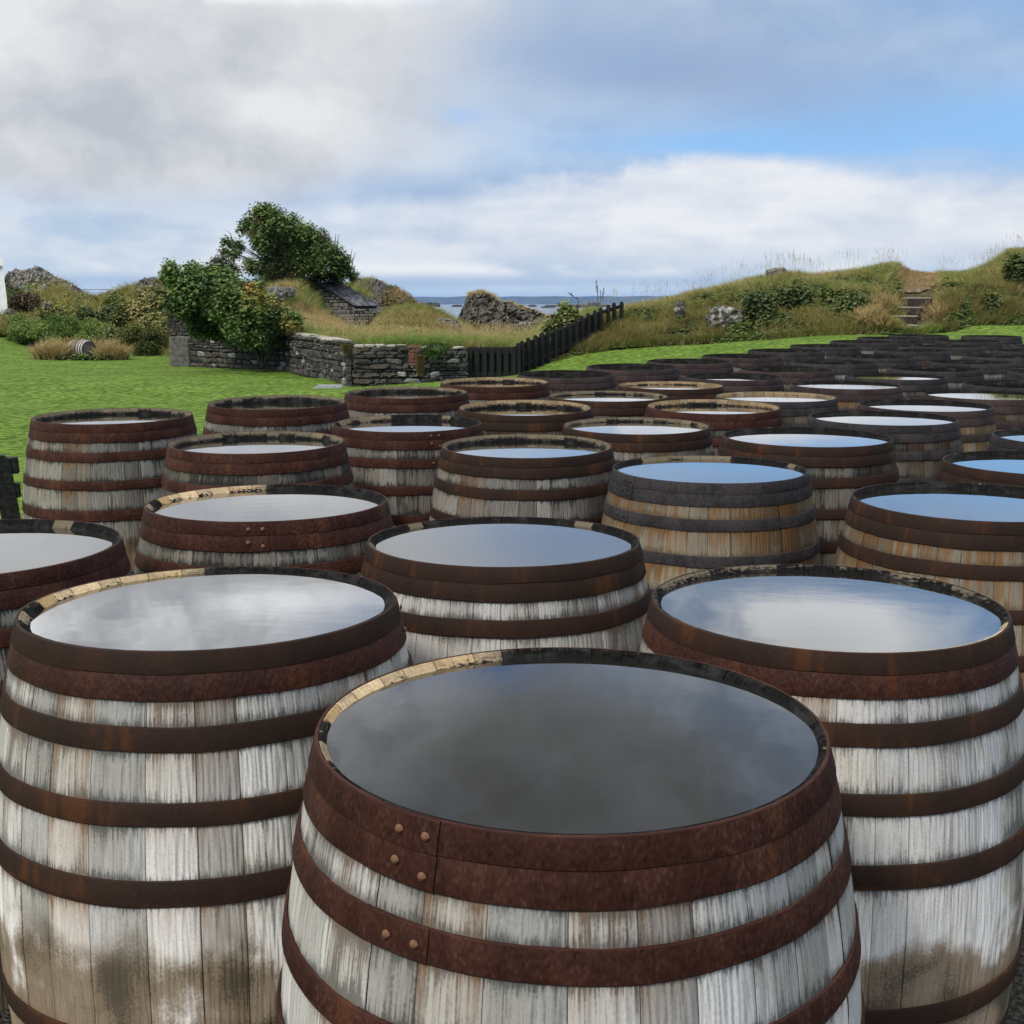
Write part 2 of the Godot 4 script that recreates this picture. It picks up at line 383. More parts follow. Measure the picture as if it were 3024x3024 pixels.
func wood_texture(style: int, seed_: int) -> ImageTexture:
	var w: int = 1792 if style == 0 else 832
	var h: int = 672 if style == 0 else 384
	var streak := noise_bytes(w, h, 0.34, 3, seed_, w, 30)
	var streak2 := noise_bytes(w, h, 0.09 * 1024.0 / w, 3, seed_ + 1, w, 12)
	var blot := noise_bytes(w, h, 0.012 * 1024.0 / w, 6, seed_ + 2)
	var grit := noise_bytes(w, h, 0.22, 3, seed_ + 3)
	var r := RandomNumberGenerator.new()
	r.seed = seed_
	var tone := PackedFloat32Array(); var warm := PackedFloat32Array(); var rusty := PackedFloat32Array(); var moss := PackedFloat32Array(); var black := PackedFloat32Array()
	var spread: float = [0.42, 0.5, 0.5, 0.5][style]
	for i in STAVES:
		tone.append(1.0 - spread * pow(r.randf(), 1.6) if r.randf() > 0.15 else 1.10)
		warm.append(r.randf())
		rusty.append(maxf(0.0, r.randf_range(-1.6, 1.0)) * [0.55, 0.7, 0.35][style] if style != 3 else r.randf_range(0.2, 1.0))
		moss.append(r.randf_range(-0.14, 0.14))
		black.append(r.randf_range(0.3, 1.0) if r.randf() < [0.16, 0.25, 0.3, 0.32][style] else 0.0)
	var col_of := PackedInt32Array(); var edge_of := PackedFloat32Array()
	for x in w:
		var a := TAU * (x + 0.5) / w
		var k := 0
		while k < STAVES - 1 and stave_edges[k + 1] < a: k += 1
		col_of.append(k)
		edge_of.append(minf(a - stave_edges[k], stave_edges[k + 1] - a))
	var light := [Vector3(0.76, 0.738, 0.69), Vector3(0.37, 0.35, 0.31), Vector3(0.21, 0.19, 0.16), Vector3(0.30, 0.265, 0.20)][style] as Vector3
	var pale := light * 1.12
	var tan_ := light * (Vector3(0.94, 0.915, 0.85) if style < 3 else Vector3(1.0, 0.95, 0.86))
	var dark := Vector3(0.035, 0.034, 0.033)
	var stain: float = [0.85, 1.0, 1.0, 0.7][style]
	var out := PackedByteArray()
	out.resize(w * h * 3)
	for y in h:
		var s := 3.0 * (y + 0.5) / h
		var nh := near_hoop(s)
		var near := maxf(exp(-nh.y / 0.040) * 1.0, exp(-nh.x / 0.035) * 0.95)
		var rust_row := exp(-nh.x / 0.16)
		var low := s - 1.22
		var ramp := smoothstep(0.0, 0.3, low)
		for x in w:
			var i := y * w + x
			var k := col_of[x]
			var st := streak[i] / 255.0 - 0.5
			var s2 := streak2[i] / 255.0 - 0.5
			var bl := blot[i] / 255.0 - 0.5
			var gr := grit[i] / 255.0 - 0.5
			var c := mix3(light, tan_, clampf(warm[k] + bl * 2.0, 0.0, 1.0)) * tone[k]
			c *= 1.0 + st * 0.52 + gr * 0.34
			c = mix3(c, pale, clampf(st * 1.2 + s2 * 0.8 - 0.15, 0.0, 0.5))
			var d := smoothstep(0.0, 1.0, clampf(near * 1.25 + s2 * 0.8 + bl * 1.3 + st * 1.7 + gr * 0.7 - 0.30 + black[k] * 0.6, 0.0, 1.0)) * stain
			d = maxf(d, smoothstep(0.0, 1.0, clampf(s2 * 0.9 + bl * 1.4 + st * 1.5 + gr * 0.5 - 0.12 + black[k] * 0.65, 0.0, 1.0)) * (0.55 if style == 0 else 0.75))
			c = mix3(c, dark, d * 0.93)
			var ru := clampf(rust_row * rusty[k] * (0.9 + s2 * 2.2 + st), 0.0, 0.8)
			if style == 3: ru = clampf(ru * 1.3 + (s2 * 1.8 + st * 1.2 + bl - 0.05) * rusty[k], 0.0, 0.85)
			c = mix3(c, Vector3(0.27, 0.125, 0.035), ru * 0.8)
			if low > 0.0:
				var b := ramp * clampf((low * 1.5 - 0.10 + moss[k] * 0.4 + bl * 1.5 + gr * 0.35 + s2 * 0.3 + st * 0.2) * 2.4, 0.0, 1.0)
				c = mix3(c, Vector3(0.19, 0.13, 0.072) * (1.0 + st * 0.8 + gr * 0.5), b * 0.88)
				var b2 := clampf((bl * 1.8 + moss[k] * 0.5 + gr * 0.8 + st * 0.4 - 0.22 + low * 0.25) * 2.5, 0.0, 1.0) * ramp
				c = mix3(c, Vector3(0.045, 0.042, 0.03), b2 * 0.75)
			if edge_of[x] < 0.004: c *= 0.85
			var q := Color(c.x, c.y, c.z).linear_to_srgb()
			out[i * 3] = int(clampf(q.r, 0, 1) * 255.0)
			out[i * 3 + 1] = int(clampf(q.g, 0, 1) * 255.0)
			out[i * 3 + 2] = int(clampf(q.b, 0, 1) * 255.0)
	var im := Image.create_from_data(w, h, false, Image.FORMAT_RGB8, out)
	return ImageTexture.create_from_image(im)

# the sloping inside of the rim: bare oak where the char has come off, black elsewhere
func chime_texture(style: int, seed_: int) -> ImageTexture:
	const w := 1024
	const h := 64
	var rag := noise_bytes(w, h, 0.10, 3, seed_)
	var saw := noise_bytes(w, h, 0.5, 2, seed_ + 1, w, 4)
	var blot := noise_bytes(w, h, 0.02, 4, seed_ + 2)
	var r := RandomNumberGenerator.new()
	r.seed = seed_
	var reach := PackedFloat32Array(); var tone := PackedFloat32Array(); var yellow := PackedFloat32Array(); var bright_ := PackedFloat32Array()
	for k in STAVES:
		var a: float = (stave_edges[k] + stave_edges[k + 1]) * 0.5
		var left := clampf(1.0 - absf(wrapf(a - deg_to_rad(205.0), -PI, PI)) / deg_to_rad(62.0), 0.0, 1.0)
		var v := 0.0
		match style:
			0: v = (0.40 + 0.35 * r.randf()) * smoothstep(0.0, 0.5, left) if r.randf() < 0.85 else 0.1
			1: v = r.randf_range(0.25, 0.6)
			2: v = r.randf_range(0.45, 0.72)
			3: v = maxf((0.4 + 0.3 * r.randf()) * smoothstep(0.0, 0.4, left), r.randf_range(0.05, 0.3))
			4: v = r.randf_range(0.35, 0.7) if r.randf() < 0.25 else r.randf_range(0.0, 0.12)
			_: v = r.randf_range(0.0, 0.10)
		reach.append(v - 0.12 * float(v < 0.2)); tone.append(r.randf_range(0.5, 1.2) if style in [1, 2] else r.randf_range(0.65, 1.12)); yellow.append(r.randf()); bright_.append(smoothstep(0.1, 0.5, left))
	var out := PackedByteArray()
	out.resize(w * h * 3)
	var k := 0
	for x in w:
		var a := TAU * (x + 0.5) / w
		while k < STAVES - 1 and stave_edges[k + 1] < a: k += 1
		var edge := minf(a - stave_edges[k], stave_edges[k + 1] - a)
		for y in h:
			var i := y * w + x
			var t := (y + 0.5) / h      # 0 the rim, 1 down in the water
			var rg := rag[i] / 255.0 - 0.5
			var sw := saw[i] / 255.0 - 0.5
			var bl := blot[i] / 255.0 - 0.5
			var bare := clampf((reach[k] - t + rg * (0.5 if style in [0, 3] else 0.3) + sw * 0.14) * 5.0, 0.0, 1.0)
			bare *= 0.82 + 0.18 * smoothstep(0.0, 0.05, t + rg * 0.06)
			var oak := mix3(Vector3(0.52, 0.42, 0.28), Vector3(0.50, 0.33, 0.15), yellow[k]) * tone[k] * (1.0 + sw * 0.5 + rg * 0.3)
			if style == 1 or style == 4: oak = mix3(oak, Vector3(0.075, 0.068, 0.051), 0.88)
			if style == 2: oak = mix3(oak, Vector3(0.12, 0.09, 0.054), 0.80)
			if style == 3: oak = mix3(oak, Vector3(0.46, 0.42, 0.34), 0.5)
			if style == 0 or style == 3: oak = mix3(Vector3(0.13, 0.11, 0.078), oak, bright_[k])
			oak = mix3(oak, Vector3(0.07, 0.06, 0.05), clampf(bl * 1.6 - 0.12, 0.0, 0.5))
			var char_ := Vector3(0.008, 0.0078, 0.0075) * (1.0 + rg + sw * 1.2) + Vector3.ONE * clampf(bl * 0.04, 0.0, 0.015)
			var c := mix3(char_, oak, bare)
			if edge < 0.004: c *= 0.45
			var q := Color(c.x, c.y, c.z).linear_to_srgb()
			out[i * 3] = int(clampf(q.r, 0, 1) * 255.0)
			out[i * 3 + 1] = int(clampf(q.g, 0, 1) * 255.0)
			out[i * 3 + 2] = int(clampf(q.b, 0, 1) * 255.0)
	return ImageTexture.create_from_image(Image.create_from_data(w, h, false, Image.FORMAT_RGB8, out))

func rust_texture(style: int, seed_: int) -> ImageTexture:
	const w := 1024
	const h := 128
	var big := noise_bytes(w, h, 0.012, 4, seed_)
	var mid := noise_bytes(w, h, 0.09, 4, seed_ + 1)
	var speck := noise_bytes(w, h, 0.42, 2, seed_ + 2)
	var run := noise_bytes(w, h, 0.06, 3, seed_ + 3, w, 8)
	var pal: Array = [
		[Vector3(0.0323, 0.0110, 0.0069), Vector3(0.0459, 0.0166, 0.0107), Vector3(0.0756, 0.0402, 0.0309), Vector3(0.0783, 0.0276, 0.0095)],
		[Vector3(0.0218, 0.0126, 0.0086), Vector3(0.0313, 0.0156, 0.0095), Vector3(0.0444, 0.0261, 0.0186), Vector3(0.0704, 0.0261, 0.0086)],
		[Vector3(0.0261, 0.0151, 0.0117), Vector3(0.0365, 0.0200, 0.0159), Vector3(0.0626, 0.0451, 0.0373), Vector3(0.0783, 0.0301, 0.0133)],
		[Vector3(0.0324, 0.0225, 0.0210), Vector3(0.0469, 0.0337, 0.0316), Vector3(0.0727, 0.0594, 0.0581), Vector3(0.0606, 0.0337, 0.0236)],
		[Vector3(0.0242, 0.0216, 0.0220), Vector3(0.0372, 0.0337, 0.0343), Vector3(0.0606, 0.0562, 0.0581), Vector3(0.0445, 0.0298, 0.0236)]][style]
	var out := PackedByteArray()
	out.resize(w * h * 3)
	for i in w * h:
		var b := big[i] / 255.0 - 0.5
		var m := (mid[i] / 255.0 - 0.5) * (0.6 if style == 1 else 1.0)
		var sp := (speck[i] / 255.0 - 0.5) * (0.45 if style == 1 else 1.0)
		var ru := run[i] / 255.0 - 0.5
		var c := mix3(pal[0], pal[1], clampf(0.5 + b * 2.2 + m * 1.3, 0.0, 1.0))
		c = mix3(c, pal[2], clampf((sp * 2.0 + m * 0.6 + b * 0.9 - 0.30) * 2.2, 0.0, 1.0) * (0.6 if style == 0 else 0.3))
		c = mix3(c, pal[3], clampf((ru * 0.9 + b * 1.7 + m * 0.5 - 0.40) * 2.0, 0.0, 0.7))
		c *= 1.0 + sp * 0.45
		c *= 1.0 - 0.35 * clampf((-m * 1.1 - sp * 0.9 - b * 0.5 - 0.25) * 2.5, 0.0, 1.0)
		var q := Color(c.x, c.y, c.z).linear_to_srgb()
		out[i * 3] = int(clampf(q.r, 0, 1) * 255.0)
		out[i * 3 + 1] = int(clampf(q.g, 0, 1) * 255.0)
		out[i * 3 + 2] = int(clampf(q.b, 0, 1) * 255.0)
	return ImageTexture.create_from_image(Image.create_from_data(w, h, false, Image.FORMAT_RGB8, out))

func bump_texture(w: int, h: int, freq: float, oct: int, seed_: int, gw := 0, gh := 0, strength := 4.0) -> ImageTexture:
	var d := noise_bytes(w, h, freq, oct, seed_, gw, gh)
	var im := Image.create_from_data(w, h, false, Image.FORMAT_L8, d)
	im.convert(Image.FORMAT_RGBA8)
	im.bump_map_to_normal_map(strength)
	return ImageTexture.create_from_image(im)

# ---------------------------------------------------------------- cask shapes
func belly(s: float) -> float:
	var k := (s - 1.5) / 1.5
	return 0.986 + 0.2 * (1.0 - k * k)

func arrays_mesh(mesh: ArrayMesh, v: PackedVector3Array, n: PackedVector3Array, uv: PackedVector2Array, idx: PackedInt32Array) -> void:
	var a := []
	a.resize(Mesh.ARRAY_MAX)
	a[Mesh.ARRAY_VERTEX] = v
	a[Mesh.ARRAY_NORMAL] = n
	a[Mesh.ARRAY_TEX_UV] = uv
	a[Mesh.ARRAY_INDEX] = idx
	# tangents for the normal maps
	var st := SurfaceTool.new()
	st.create_from_arrays(a)
	st.generate_tangents()
	st.commit(mesh)

func grid_index(idx: PackedInt32Array, at: int, rows: int, cols: int, flip: bool) -> void:
	for i in rows - 1:
		for k in cols - 1:
			var p := at + i * cols + k
			if flip: idx.append_array(PackedInt32Array([p, p + cols + 1, p + 1, p, p + cols, p + cols + 1]))
			else: idx.append_array(PackedInt32Array([p, p + 1, p + cols + 1, p, p + cols + 1, p + cols]))

# one stave from angle a0 to a1; y = 0 is the foot of the cask. Collected into three lists for outside (0) and inside (1)
func stave_shape(a0: float, a1: float, rows: Array, out: Array, inn: Array, proud: float) -> void:
	var g := 0.0008
	var be := 0.0045
	var A := [a0 + g, a0 + g + be, (a0 + a1) * 0.5, a1 - g - be, a1 - g]
	var lift := [-0.0011, 0.0, 0.0006, 0.0, -0.0011]
	var bend := [-0.9, -0.12, 0.0, 0.12, 0.9]
	var at: int = out[0].size()
	for s in rows:
		for k in 5:
			var a: float = A[k]
			var r: float = belly(s) * R + lift[k] + proud
			out[0].append(Vector3(cos(a) * r, (3.0 - s) * R, sin(a) * r))
			var slope: float = -0.4 * (s - 1.5) / 2.25
			var nn := Vector3(cos(a + bend[k]), -slope, sin(a + bend[k])).normalized()
			out[1].append(nn)
			out[2].append(Vector2(a / TAU, s / 3.0))
	grid_index(out[3], at, rows.size(), 5, true)
	# top face and inside
	var inner := [[0.0, 0.98, 0.0], [0.0, 0.971, 0.02], [0.055, 0.922, 0.52], [0.11, 0.908, 0.8], [0.17, 0.900, 1.0], [0.36, 0.895, 1.0]]
	at = inn[0].size()
	for j in inner.size():
		for k in 3:
			var a: float = [a0 + g, (a0 + a1) * 0.5, a1 - g][k]
			var s: float = inner[j][0]
			var r: float = inner[j][1] * R
			if j == 0: r = belly(0.0) * R + proud
			inn[0].append(Vector3(cos(a) * r, (3.0 - s) * R + (0.0004 if j == 0 else 0.0), sin(a) * r))
			inn[1].append(Vector3(0, 1, 0) if j == 0 else Vector3(-cos(a), 1.0 if j < 3 else 0.2, -sin(a)).normalized())
			inn[2].append(Vector2(a / TAU, lerpf(0.01, 0.99, inner[j][2])))
	grid_index(inn[3], at, inner.size(), 3, false)

func four() -> Array:
	return [PackedVector3Array(), PackedVector3Array(), PackedVector2Array(), PackedInt32Array()]

func hoop_shape(k: int, lap: float, seg: int, worn: int) -> ArrayMesh:
	var key := "%d %.2f %d" % [k, lap, seg]
	if hoop_meshes.has(key): return hoop_meshes[key]
	var s0: float = HOOPS[k][0]
	var s1: float = HOOPS[k][1]
	var thick := 0.0034 if k != 0 else 0.0044
	var v := PackedVector3Array(); var n := PackedVector3Array(); var uv := PackedVector2Array(); var idx := PackedInt32Array()
	var over := 0.25     # the lap, in radians
	var n_seg := seg + int(ceil(seg * over / TAU))
	var ring := 6
	for i in n_seg + 1:
		var t := (TAU + over) * i / n_seg
		var a := lap - over + t
		var raise := 0.0018 * (1.0 - smoothstep(over + 0.02, over + 0.10, t))
		var wav := 0.0006 * sin(a * 5.0 + k * 2.0) + 0.0005 * sin(a * 11.0 + k)
		var y0 := (3.0 - s0) * R + (0.0010 if k == 0 else wav)
		var y1 := (3.0 - s1) * R + wav * 1.5
		var r0 := belly(s0) * R + thick + raise
		var r1 := belly(s1) * R + thick * 0.92 + raise
		var prof := [[r0 - thick - 0.0004, y0], [r0 - 0.0008, y0], [r0, y0 - 0.0015], [r1, y1 + 0.0015], [r1 - 0.0008, y1], [r1 - thick - 0.003, y1]]
		var norm := [[0, 1], [0.3, 1], [1, 0.3], [1, 0.0], [0.3, -1], [0, -1]]
		for j in ring:
			v.append(Vector3(cos(a) * prof[j][0], prof[j][1], sin(a) * prof[j][0]))
			n.append(Vector3(cos(a) * norm[j][0], norm[j][1], sin(a) * norm[j][0]).normalized())
			uv.append(Vector2(a / TAU * 1.0 + k * 0.29, 0.2 * k + float(j) / 5.0 * 0.35))
	for i in n_seg:
		for j in ring - 1:
			var p := i * ring + j
			idx.append_array(PackedInt32Array([p, p + ring + 1, p + ring, p, p + 1, p + ring + 1]))
	# the cut end of the lap
	var e := v.size()
	for j in ring:
		v.append(v[j]); n.append(Vector3(sin(lap - over), 0, -cos(lap - over))); uv.append(uv[j])
	idx.append_array(PackedInt32Array([e, e + 1, e + 2, e, e + 2, e + 3, e, e + 3, e + 4, e, e + 4, e + 5]))
	var m := ArrayMesh.new()
	arrays_mesh(m, v, n, uv, idx)
	hoop_meshes[key] = m
	return m

func make_cask_shapes() -> void:
	rng.seed = 77
	var cuts := [0.0]
	var sum := 0.0
	for i in STAVES:
		sum += rng.randf_range(0.62, 1.4)
		cuts.append(sum)
	for i in STAVES + 1: stave_edges.append(cuts[i] / sum * TAU)

func make_stave_meshes() -> void:
	var rows := [0.0, 0.1, 0.3, 0.55, 0.85, 1.15, 1.5, 1.85, 2.2, 2.6, 3.0]
	var fo := four(); var fi := four()
	for k in STAVES:
		var o := four(); var i := four()
		var proud := rng.randf_range(-0.0012, 0.0008)
		stave_shape(stave_edges[k], stave_edges[k + 1], rows, o, i, proud)
		var m := ArrayMesh.new()
		arrays_mesh(m, o[0], o[1], o[2], o[3])
		arrays_mesh(m, i[0], i[1], i[2], i[3])
		stave_meshes.append(m)
		stave_shape(stave_edges[k], stave_edges[k + 1], [0.0, 0.3, 0.8, 1.5, 2.2, 3.0], fo, fi, proud)
	stave_far = ArrayMesh.new()
	arrays_mesh(stave_far, fo[0], fo[1], fo[2], fo[3])
	arrays_mesh(stave_far, fi[0], fi[1], fi[2], fi[3])
	# a rivet: a flattened dome
	var st := start(true)
	for i in 8:
		for j in 3:
			var P := []
			for q in [[i, j], [i + 1, j], [i + 1, j + 1], [i, j + 1]]:
				var a: float = TAU * q[0] / 8.0
				var b: float = PI * 0.5 * q[1] / 3.0
				P.append(Vector3(cos(a) * cos(b) * 0.0058, sin(a) * cos(b) * 0.0058, sin(b) * 0.0046))
			quad(st, P[0], P[3], P[2], P[1])
	rivet_mesh = done(st)

func disc(r: float) -> ArrayMesh:
	var v := PackedVector3Array([Vector3.ZERO]); var n := PackedVector3Array([Vector3.UP]); var uv := PackedVector2Array([Vector2(0.5, 0.5)]); var idx := PackedInt32Array()
	for i in 64:
		var a := TAU * i / 64.0
		v.append(Vector3(cos(a) * r, 0, sin(a) * r)); n.append(Vector3.UP); uv.append(Vector2(0.5 + cos(a) * 0.5, 0.5 + sin(a) * 0.5))
		idx.append_array(PackedInt32Array([0, 1 + i, 1 + (i + 1) % 64]))
	var m := ArrayMesh.new()
	arrays_mesh(m, v, n, uv, idx)
	return m

func make_cask(row: Array, number: int) -> Node3D:
	var o := base("whisky_cask", Vector3(row[0], row[1], row[2]), row[11], "cask", "casks of rain water standing in rows")
	var turn := Basis(Vector3.RIGHT, row[4]) * Basis(Vector3.UP, row[10])
	o.basis = turn.scaled(Vector3.ONE * row[3])
	var near := number < 34
	var wood: Material = M["wood%d" % row[6]]
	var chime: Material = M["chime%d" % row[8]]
	var iron: Material = M["iron%d" % row[7]]
	if near:
		for m in stave_meshes:
			var p := put("stave", m, null, o)
			p.set_surface_override_material(0, wood)
			p.set_surface_override_material(1, chime)
	else:
		var p := put("staves", stave_far, null, o)
		p.set_surface_override_material(0, wood)
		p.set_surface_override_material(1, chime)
		tag(p, "", "", "", "stuff")
	var lap: float = deg_to_rad([131.7, 5.0, 88.0][row[9]])
	var n_hoops := 7 if number < 16 else 5
	for k in n_hoops:
		var which: Material = iron
		if row[7] == 1 and k == 1 and number < 3: which = M["iron5"]
		var hp := put("hoop", hoop_shape(k, lap, 96 if near else 48, 0), which, o)
		if number < 24:
			var s: float = (HOOPS[k][0] + HOOPS[k][1]) * 0.5
			for j in 2:
				var a := lap - 0.25 + 0.045 + 0.105 * j
				var r := belly(s) * R + (0.0044 if k == 0 else 0.0034) + 0.0024
				var rv := put("rivet", rivet_mesh, M.rivet if number < 12 and row[7] != 4 else iron, hp)
				rv.position = Vector3(cos(a) * r, (3.0 - s - (0.02 if j == 0 else -0.01) * (k % 2)) * R, sin(a) * r)
				rv.basis = Basis(Vector3.UP, PI * 0.5 - a)
	var level: float = (3.0 - row[5]) * R
	var wt := put("water", M["disc"], M["water"] if near else M["water_far"], o)
	# the water lies level however the cask leans
	var c := o.basis * Vector3(0, 3.0 * R, 0)
	var far_rim: Vector3 = c + Basis(Vector3.RIGHT, row[4]) * Vector3(0, 0, -R * row[3])
	wt.position = o.basis.inverse() * Vector3(c.x, far_rim.y - row[5] * R * row[3], c.z)
	var wide := 0.966
	wt.basis = turn.inverse().scaled(Vector3(wide, 1.0, wide))
	return o

# ---------------------------------------------------------------- land
func yard_y(x: float, z: float) -> float:
	return -0.0062 * x - 0.0194 * z

func yard_side(x: float, z: float) -> float:     # metres inside the edge of the yard
	var a := (x + 1.75) * 0.812 + (z + 6.3) * 0.584
	return minf(minf(a, x + 2.25), minf(z + 15.2, 9.0 - x))

var spots: Array = []
func land_spots() -> void:
	for x in [-1.5, 0.5, 2.5, 4.5, 7.0, 10.0]:
		for z in [6.0, 2.0, -1.0, -4.0, -7.0, -10.0, -13.0, -15.0]:
			if yard_side(x, z) > -0.4: spots.append(Vector3(x, yard_y(x, z), z))
	for p in [[-3.2, 0.09, -5], [-3.5, 0.10, 2], [-4.5, 0.03, -14], [-2.0, 0.06, -12], [-6, 0, -20], [-3, 0.0, -19], [-9, 0, -30], [-12, 0.02, -36], [-8, 0, -36], [-14, 0.05, -41], [-20, 0.6, -40], [-20, 1.0, -50],
			[-3.1, 0.0, -23.7], [-1, 0.02, -24.3], [-5, 0, -27], [-8, 0, -31.5], [0, 0.1, -24.6], [-10, 0.1, 10], [-20, 0.1, -10], [-25, 0.2, -25], [-12, 0.05, -8],
			[15, 0.1, -6], [20, 0.3, -15], [12, 0.5, -18], [-6, 0.2, -60], [6, 0.4, -60], [0, -6, -100], [-40, -6, -100], [40, -6, -100], [0, -3, -80], [-30, -3, -80], [30, -3, -80], [0, 0.1, 20], [-30, 0.2, 15], [30, 0.2, 15], [-40, 0.5, -40], [40, 0.5, -40]]:
		spots.append(Vector3(p[0], p[1], p[2]))
	for p in [[1594, 1091, 24.9], [1676, 1055, 25.6], [1728, 1036, 26], [1800, 1024, 26.1], [2000, 1016, 25.9], [2250, 1005, 25.4], [2430, 989, 25.1], [2540, 986, 24.9], [2740, 985, 25.2], [2860, 956, 26.5], [3024, 958, 26.6], [3400, 958, 27],
			[2100, 1040, 19.5], [2600, 1000, 19.8], [2900, 985, 20.5], [1800, 1085, 21], [1600, 1120, 21.5]]:
		spots.append(W(p[0], p[1], p[2]))

func land_y(x: float, z: float) -> float:
	var sum := 0.0
	var tot := 0.0
	for p: Vector3 in spots:
		var d := (x - p.x) * (x - p.x) + (z - p.z) * (z - p.z) + 0.6
		var w := 1.0 / (d * sqrt(d))
		sum += w * p.y
		tot += w
	var y := sum / tot
	var inside := smoothstep(-0.5, 0.35, yard_side(x, z))
	return lerpf(y, yard_y(x, z) - 0.035, inside)

func make_sheet(x0: float, x1: float, z0: float, z1: float, step: float, height: Callable, keep = null) -> ArrayMesh:
	var nx := int((x1 - x0) / step) + 1
	var nz := int((z1 - z0) / step) + 1
	var st := SurfaceTool.new()
	st.begin(Mesh.PRIMITIVE_TRIANGLES)
	st.set_smooth_group(0)
	for j in nz:
		for i in nx:
			var x := x0 + i * step
			var z := z0 + j * step
			st.set_uv(Vector2(x, z))
			st.add_vertex(Vector3(x, height.call(x, z), z))
	for j in nz - 1:
		for i in nx - 1:
			if keep and not keep.call(x0 + (i + 0.5) * step, z0 + (j + 0.5) * step): continue
			var p := j * nx + i
			for q in [p, p + 1, p + nx + 1, p, p + nx + 1, p + nx]: st.add_index(q)
	st.generate_normals()
	return st.commit()

# A mound is a sheet through columns [u, [v, d], [v, d], ...]: each pair a place at pixel row v, d metres away.
class Mound:
	var P: Array = []        # [column][row] -> Vector3
	var amp := 0.15
	var freq := 0.5
	var noise := FastNoiseLite.new()
	func at(a: float, b: float) -> Vector3:      # a along the columns, b down the rows, both 0..1
		var fa := a * (P.size() - 1)
		var ca := mini(int(fa), P.size() - 2)
		var ta := fa - ca
		var q := []
		for k in 4: q.append(row(clampi(ca + k - 1, 0, P.size() - 1), b))
		var p: Vector3 = q[1].cubic_interpolate(q[2], q[0], q[3], ta)
		var n := noise.get_noise_3dv(p * 20.0)
		var n2 := noise.get_noise_3dv(p * 75.0 + Vector3(50, 9, 3))
		var fade := smoothstep(0.0, 0.22, b)
		return p + Vector3(0.25, 1.0, 0.5) * (n * amp + n2 * amp * 0.4) * fade
	func row(c: int, b: float) -> Vector3:
		var R_: Array = P[c]
		var f := b * (R_.size() - 1)
		var i := mini(int(f), R_.size() - 2)
		return R_[i].cubic_interpolate(R_[i + 1], R_[maxi(i - 1, 0)], R_[mini(i + 2, R_.size() - 1)], f - i)

func mound(cols: Array, amp: float, freq: float, seed_: int) -> Mound:
	var m := Mound.new()
	m.amp = amp
	m.noise.seed = seed_
	m.noise.frequency = freq * 0.05
	m.noise.fractal_octaves = 4
	for c in cols:
		var pts := []
		for k in range(1, c.size()):
			pts.append(W(c[0], c[k][0], c[k][1]))
		m.P.append(pts)
	return m

func mound_mesh(m: Mound, nu: int, nv: int, smooth := true) -> ArrayMesh:
	var st := start(smooth)
	var g := []
	for i in nu + 1:
		var colm := []
		for j in nv + 1: colm.append(m.at(float(i) / nu, float(j) / nv))
		g.append(colm)
	for i in nu:
		for j in nv:
			quad(st, g[i][j], g[i][j + 1], g[i + 1][j + 1], g[i + 1][j])
	st.index()
	return done(st)

# ---------------------------------------------------------------- plants
func blade(st: SurfaceTool, root: Vector3, dir: Vector3, side: Vector3, w: float, bend: Vector3, parts := 2) -> void:
	var prev_l := root - side * w * 0.5
	var prev_r := root + side * w * 0.5
	for k in parts:
		var t := float(k + 1) / parts
		var c := root + dir * t + bend * t * t
		if k == parts - 1:
			tri(st, prev_l, prev_r, c)
		else:
			var ww := w * (1.0 - t * 0.6) * 0.5
			quad(st, prev_l, prev_r, c + side * ww, c - side * ww)
			prev_l = c - side * ww
			prev_r = c + side * ww

func tuft(n: int, tall: float, spread: float, w: float, droop: float, seed_: int) -> ArrayMesh:
	rng.seed = seed_
	var st := start()
	for i in n:
		var a := rng.randf() * TAU
		var r := sqrt(rng.randf()) * spread
		var root := Vector3(cos(a) * r, -0.02, sin(a) * r)
		var h := tall * rng.randf_range(0.55, 1.1)
		var out := Vector3(cos(a), 0, sin(a)).rotated(Vector3.UP, rng.randf_range(-0.8, 0.8))
		var s := rng.randf() * TAU
		blade(st, root, Vector3(0, h, 0) + out * h * 0.22, Vector3(cos(s), 0, sin(s)), w * rng.randf_range(0.7, 1.2), out * h * droop * rng.randf_range(0.3, 1.2) + Vector3(0.12, -droop * 0.35, 0) * h)
	return done(st)

func stalks(n: int, tall: float, spread: float, w: float, seed_: int) -> ArrayMesh:
	rng.seed = seed_
	var st := start()
	for i in n:
		var a := rng.randf() * TAU
		var r := sqrt(rng.randf()) * spread
		var root := Vector3(cos(a) * r, -0.02, sin(a) * r)
		var h := tall * rng.randf_range(0.6, 1.15)
		var lean := Vector3(rng.randf_range(-0.1, 0.3), 0, rng.randf_range(-0.15, 0.15)) * h
		var s := rng.randf() * TAU
		var side := Vector3(cos(s), 0, sin(s))
		blade(st, root, Vector3(0, h, 0) + lean * 0.4, side, w, lean * 0.6)
		var tip := root + Vector3(0, h * 0.86, 0) + lean * 0.85
		for k in 5:
			var b := rng.randf() * TAU
			blade(st, tip + Vector3(0, (k - 2) * h * 0.045, 0), Vector3(cos(b) * 0.03, h * 0.07, sin(b) * 0.03) + lean * 0.1, Vector3(-sin(b), 0, cos(b)), w * 2.2, Vector3.ZERO, 1)
	return done(st)

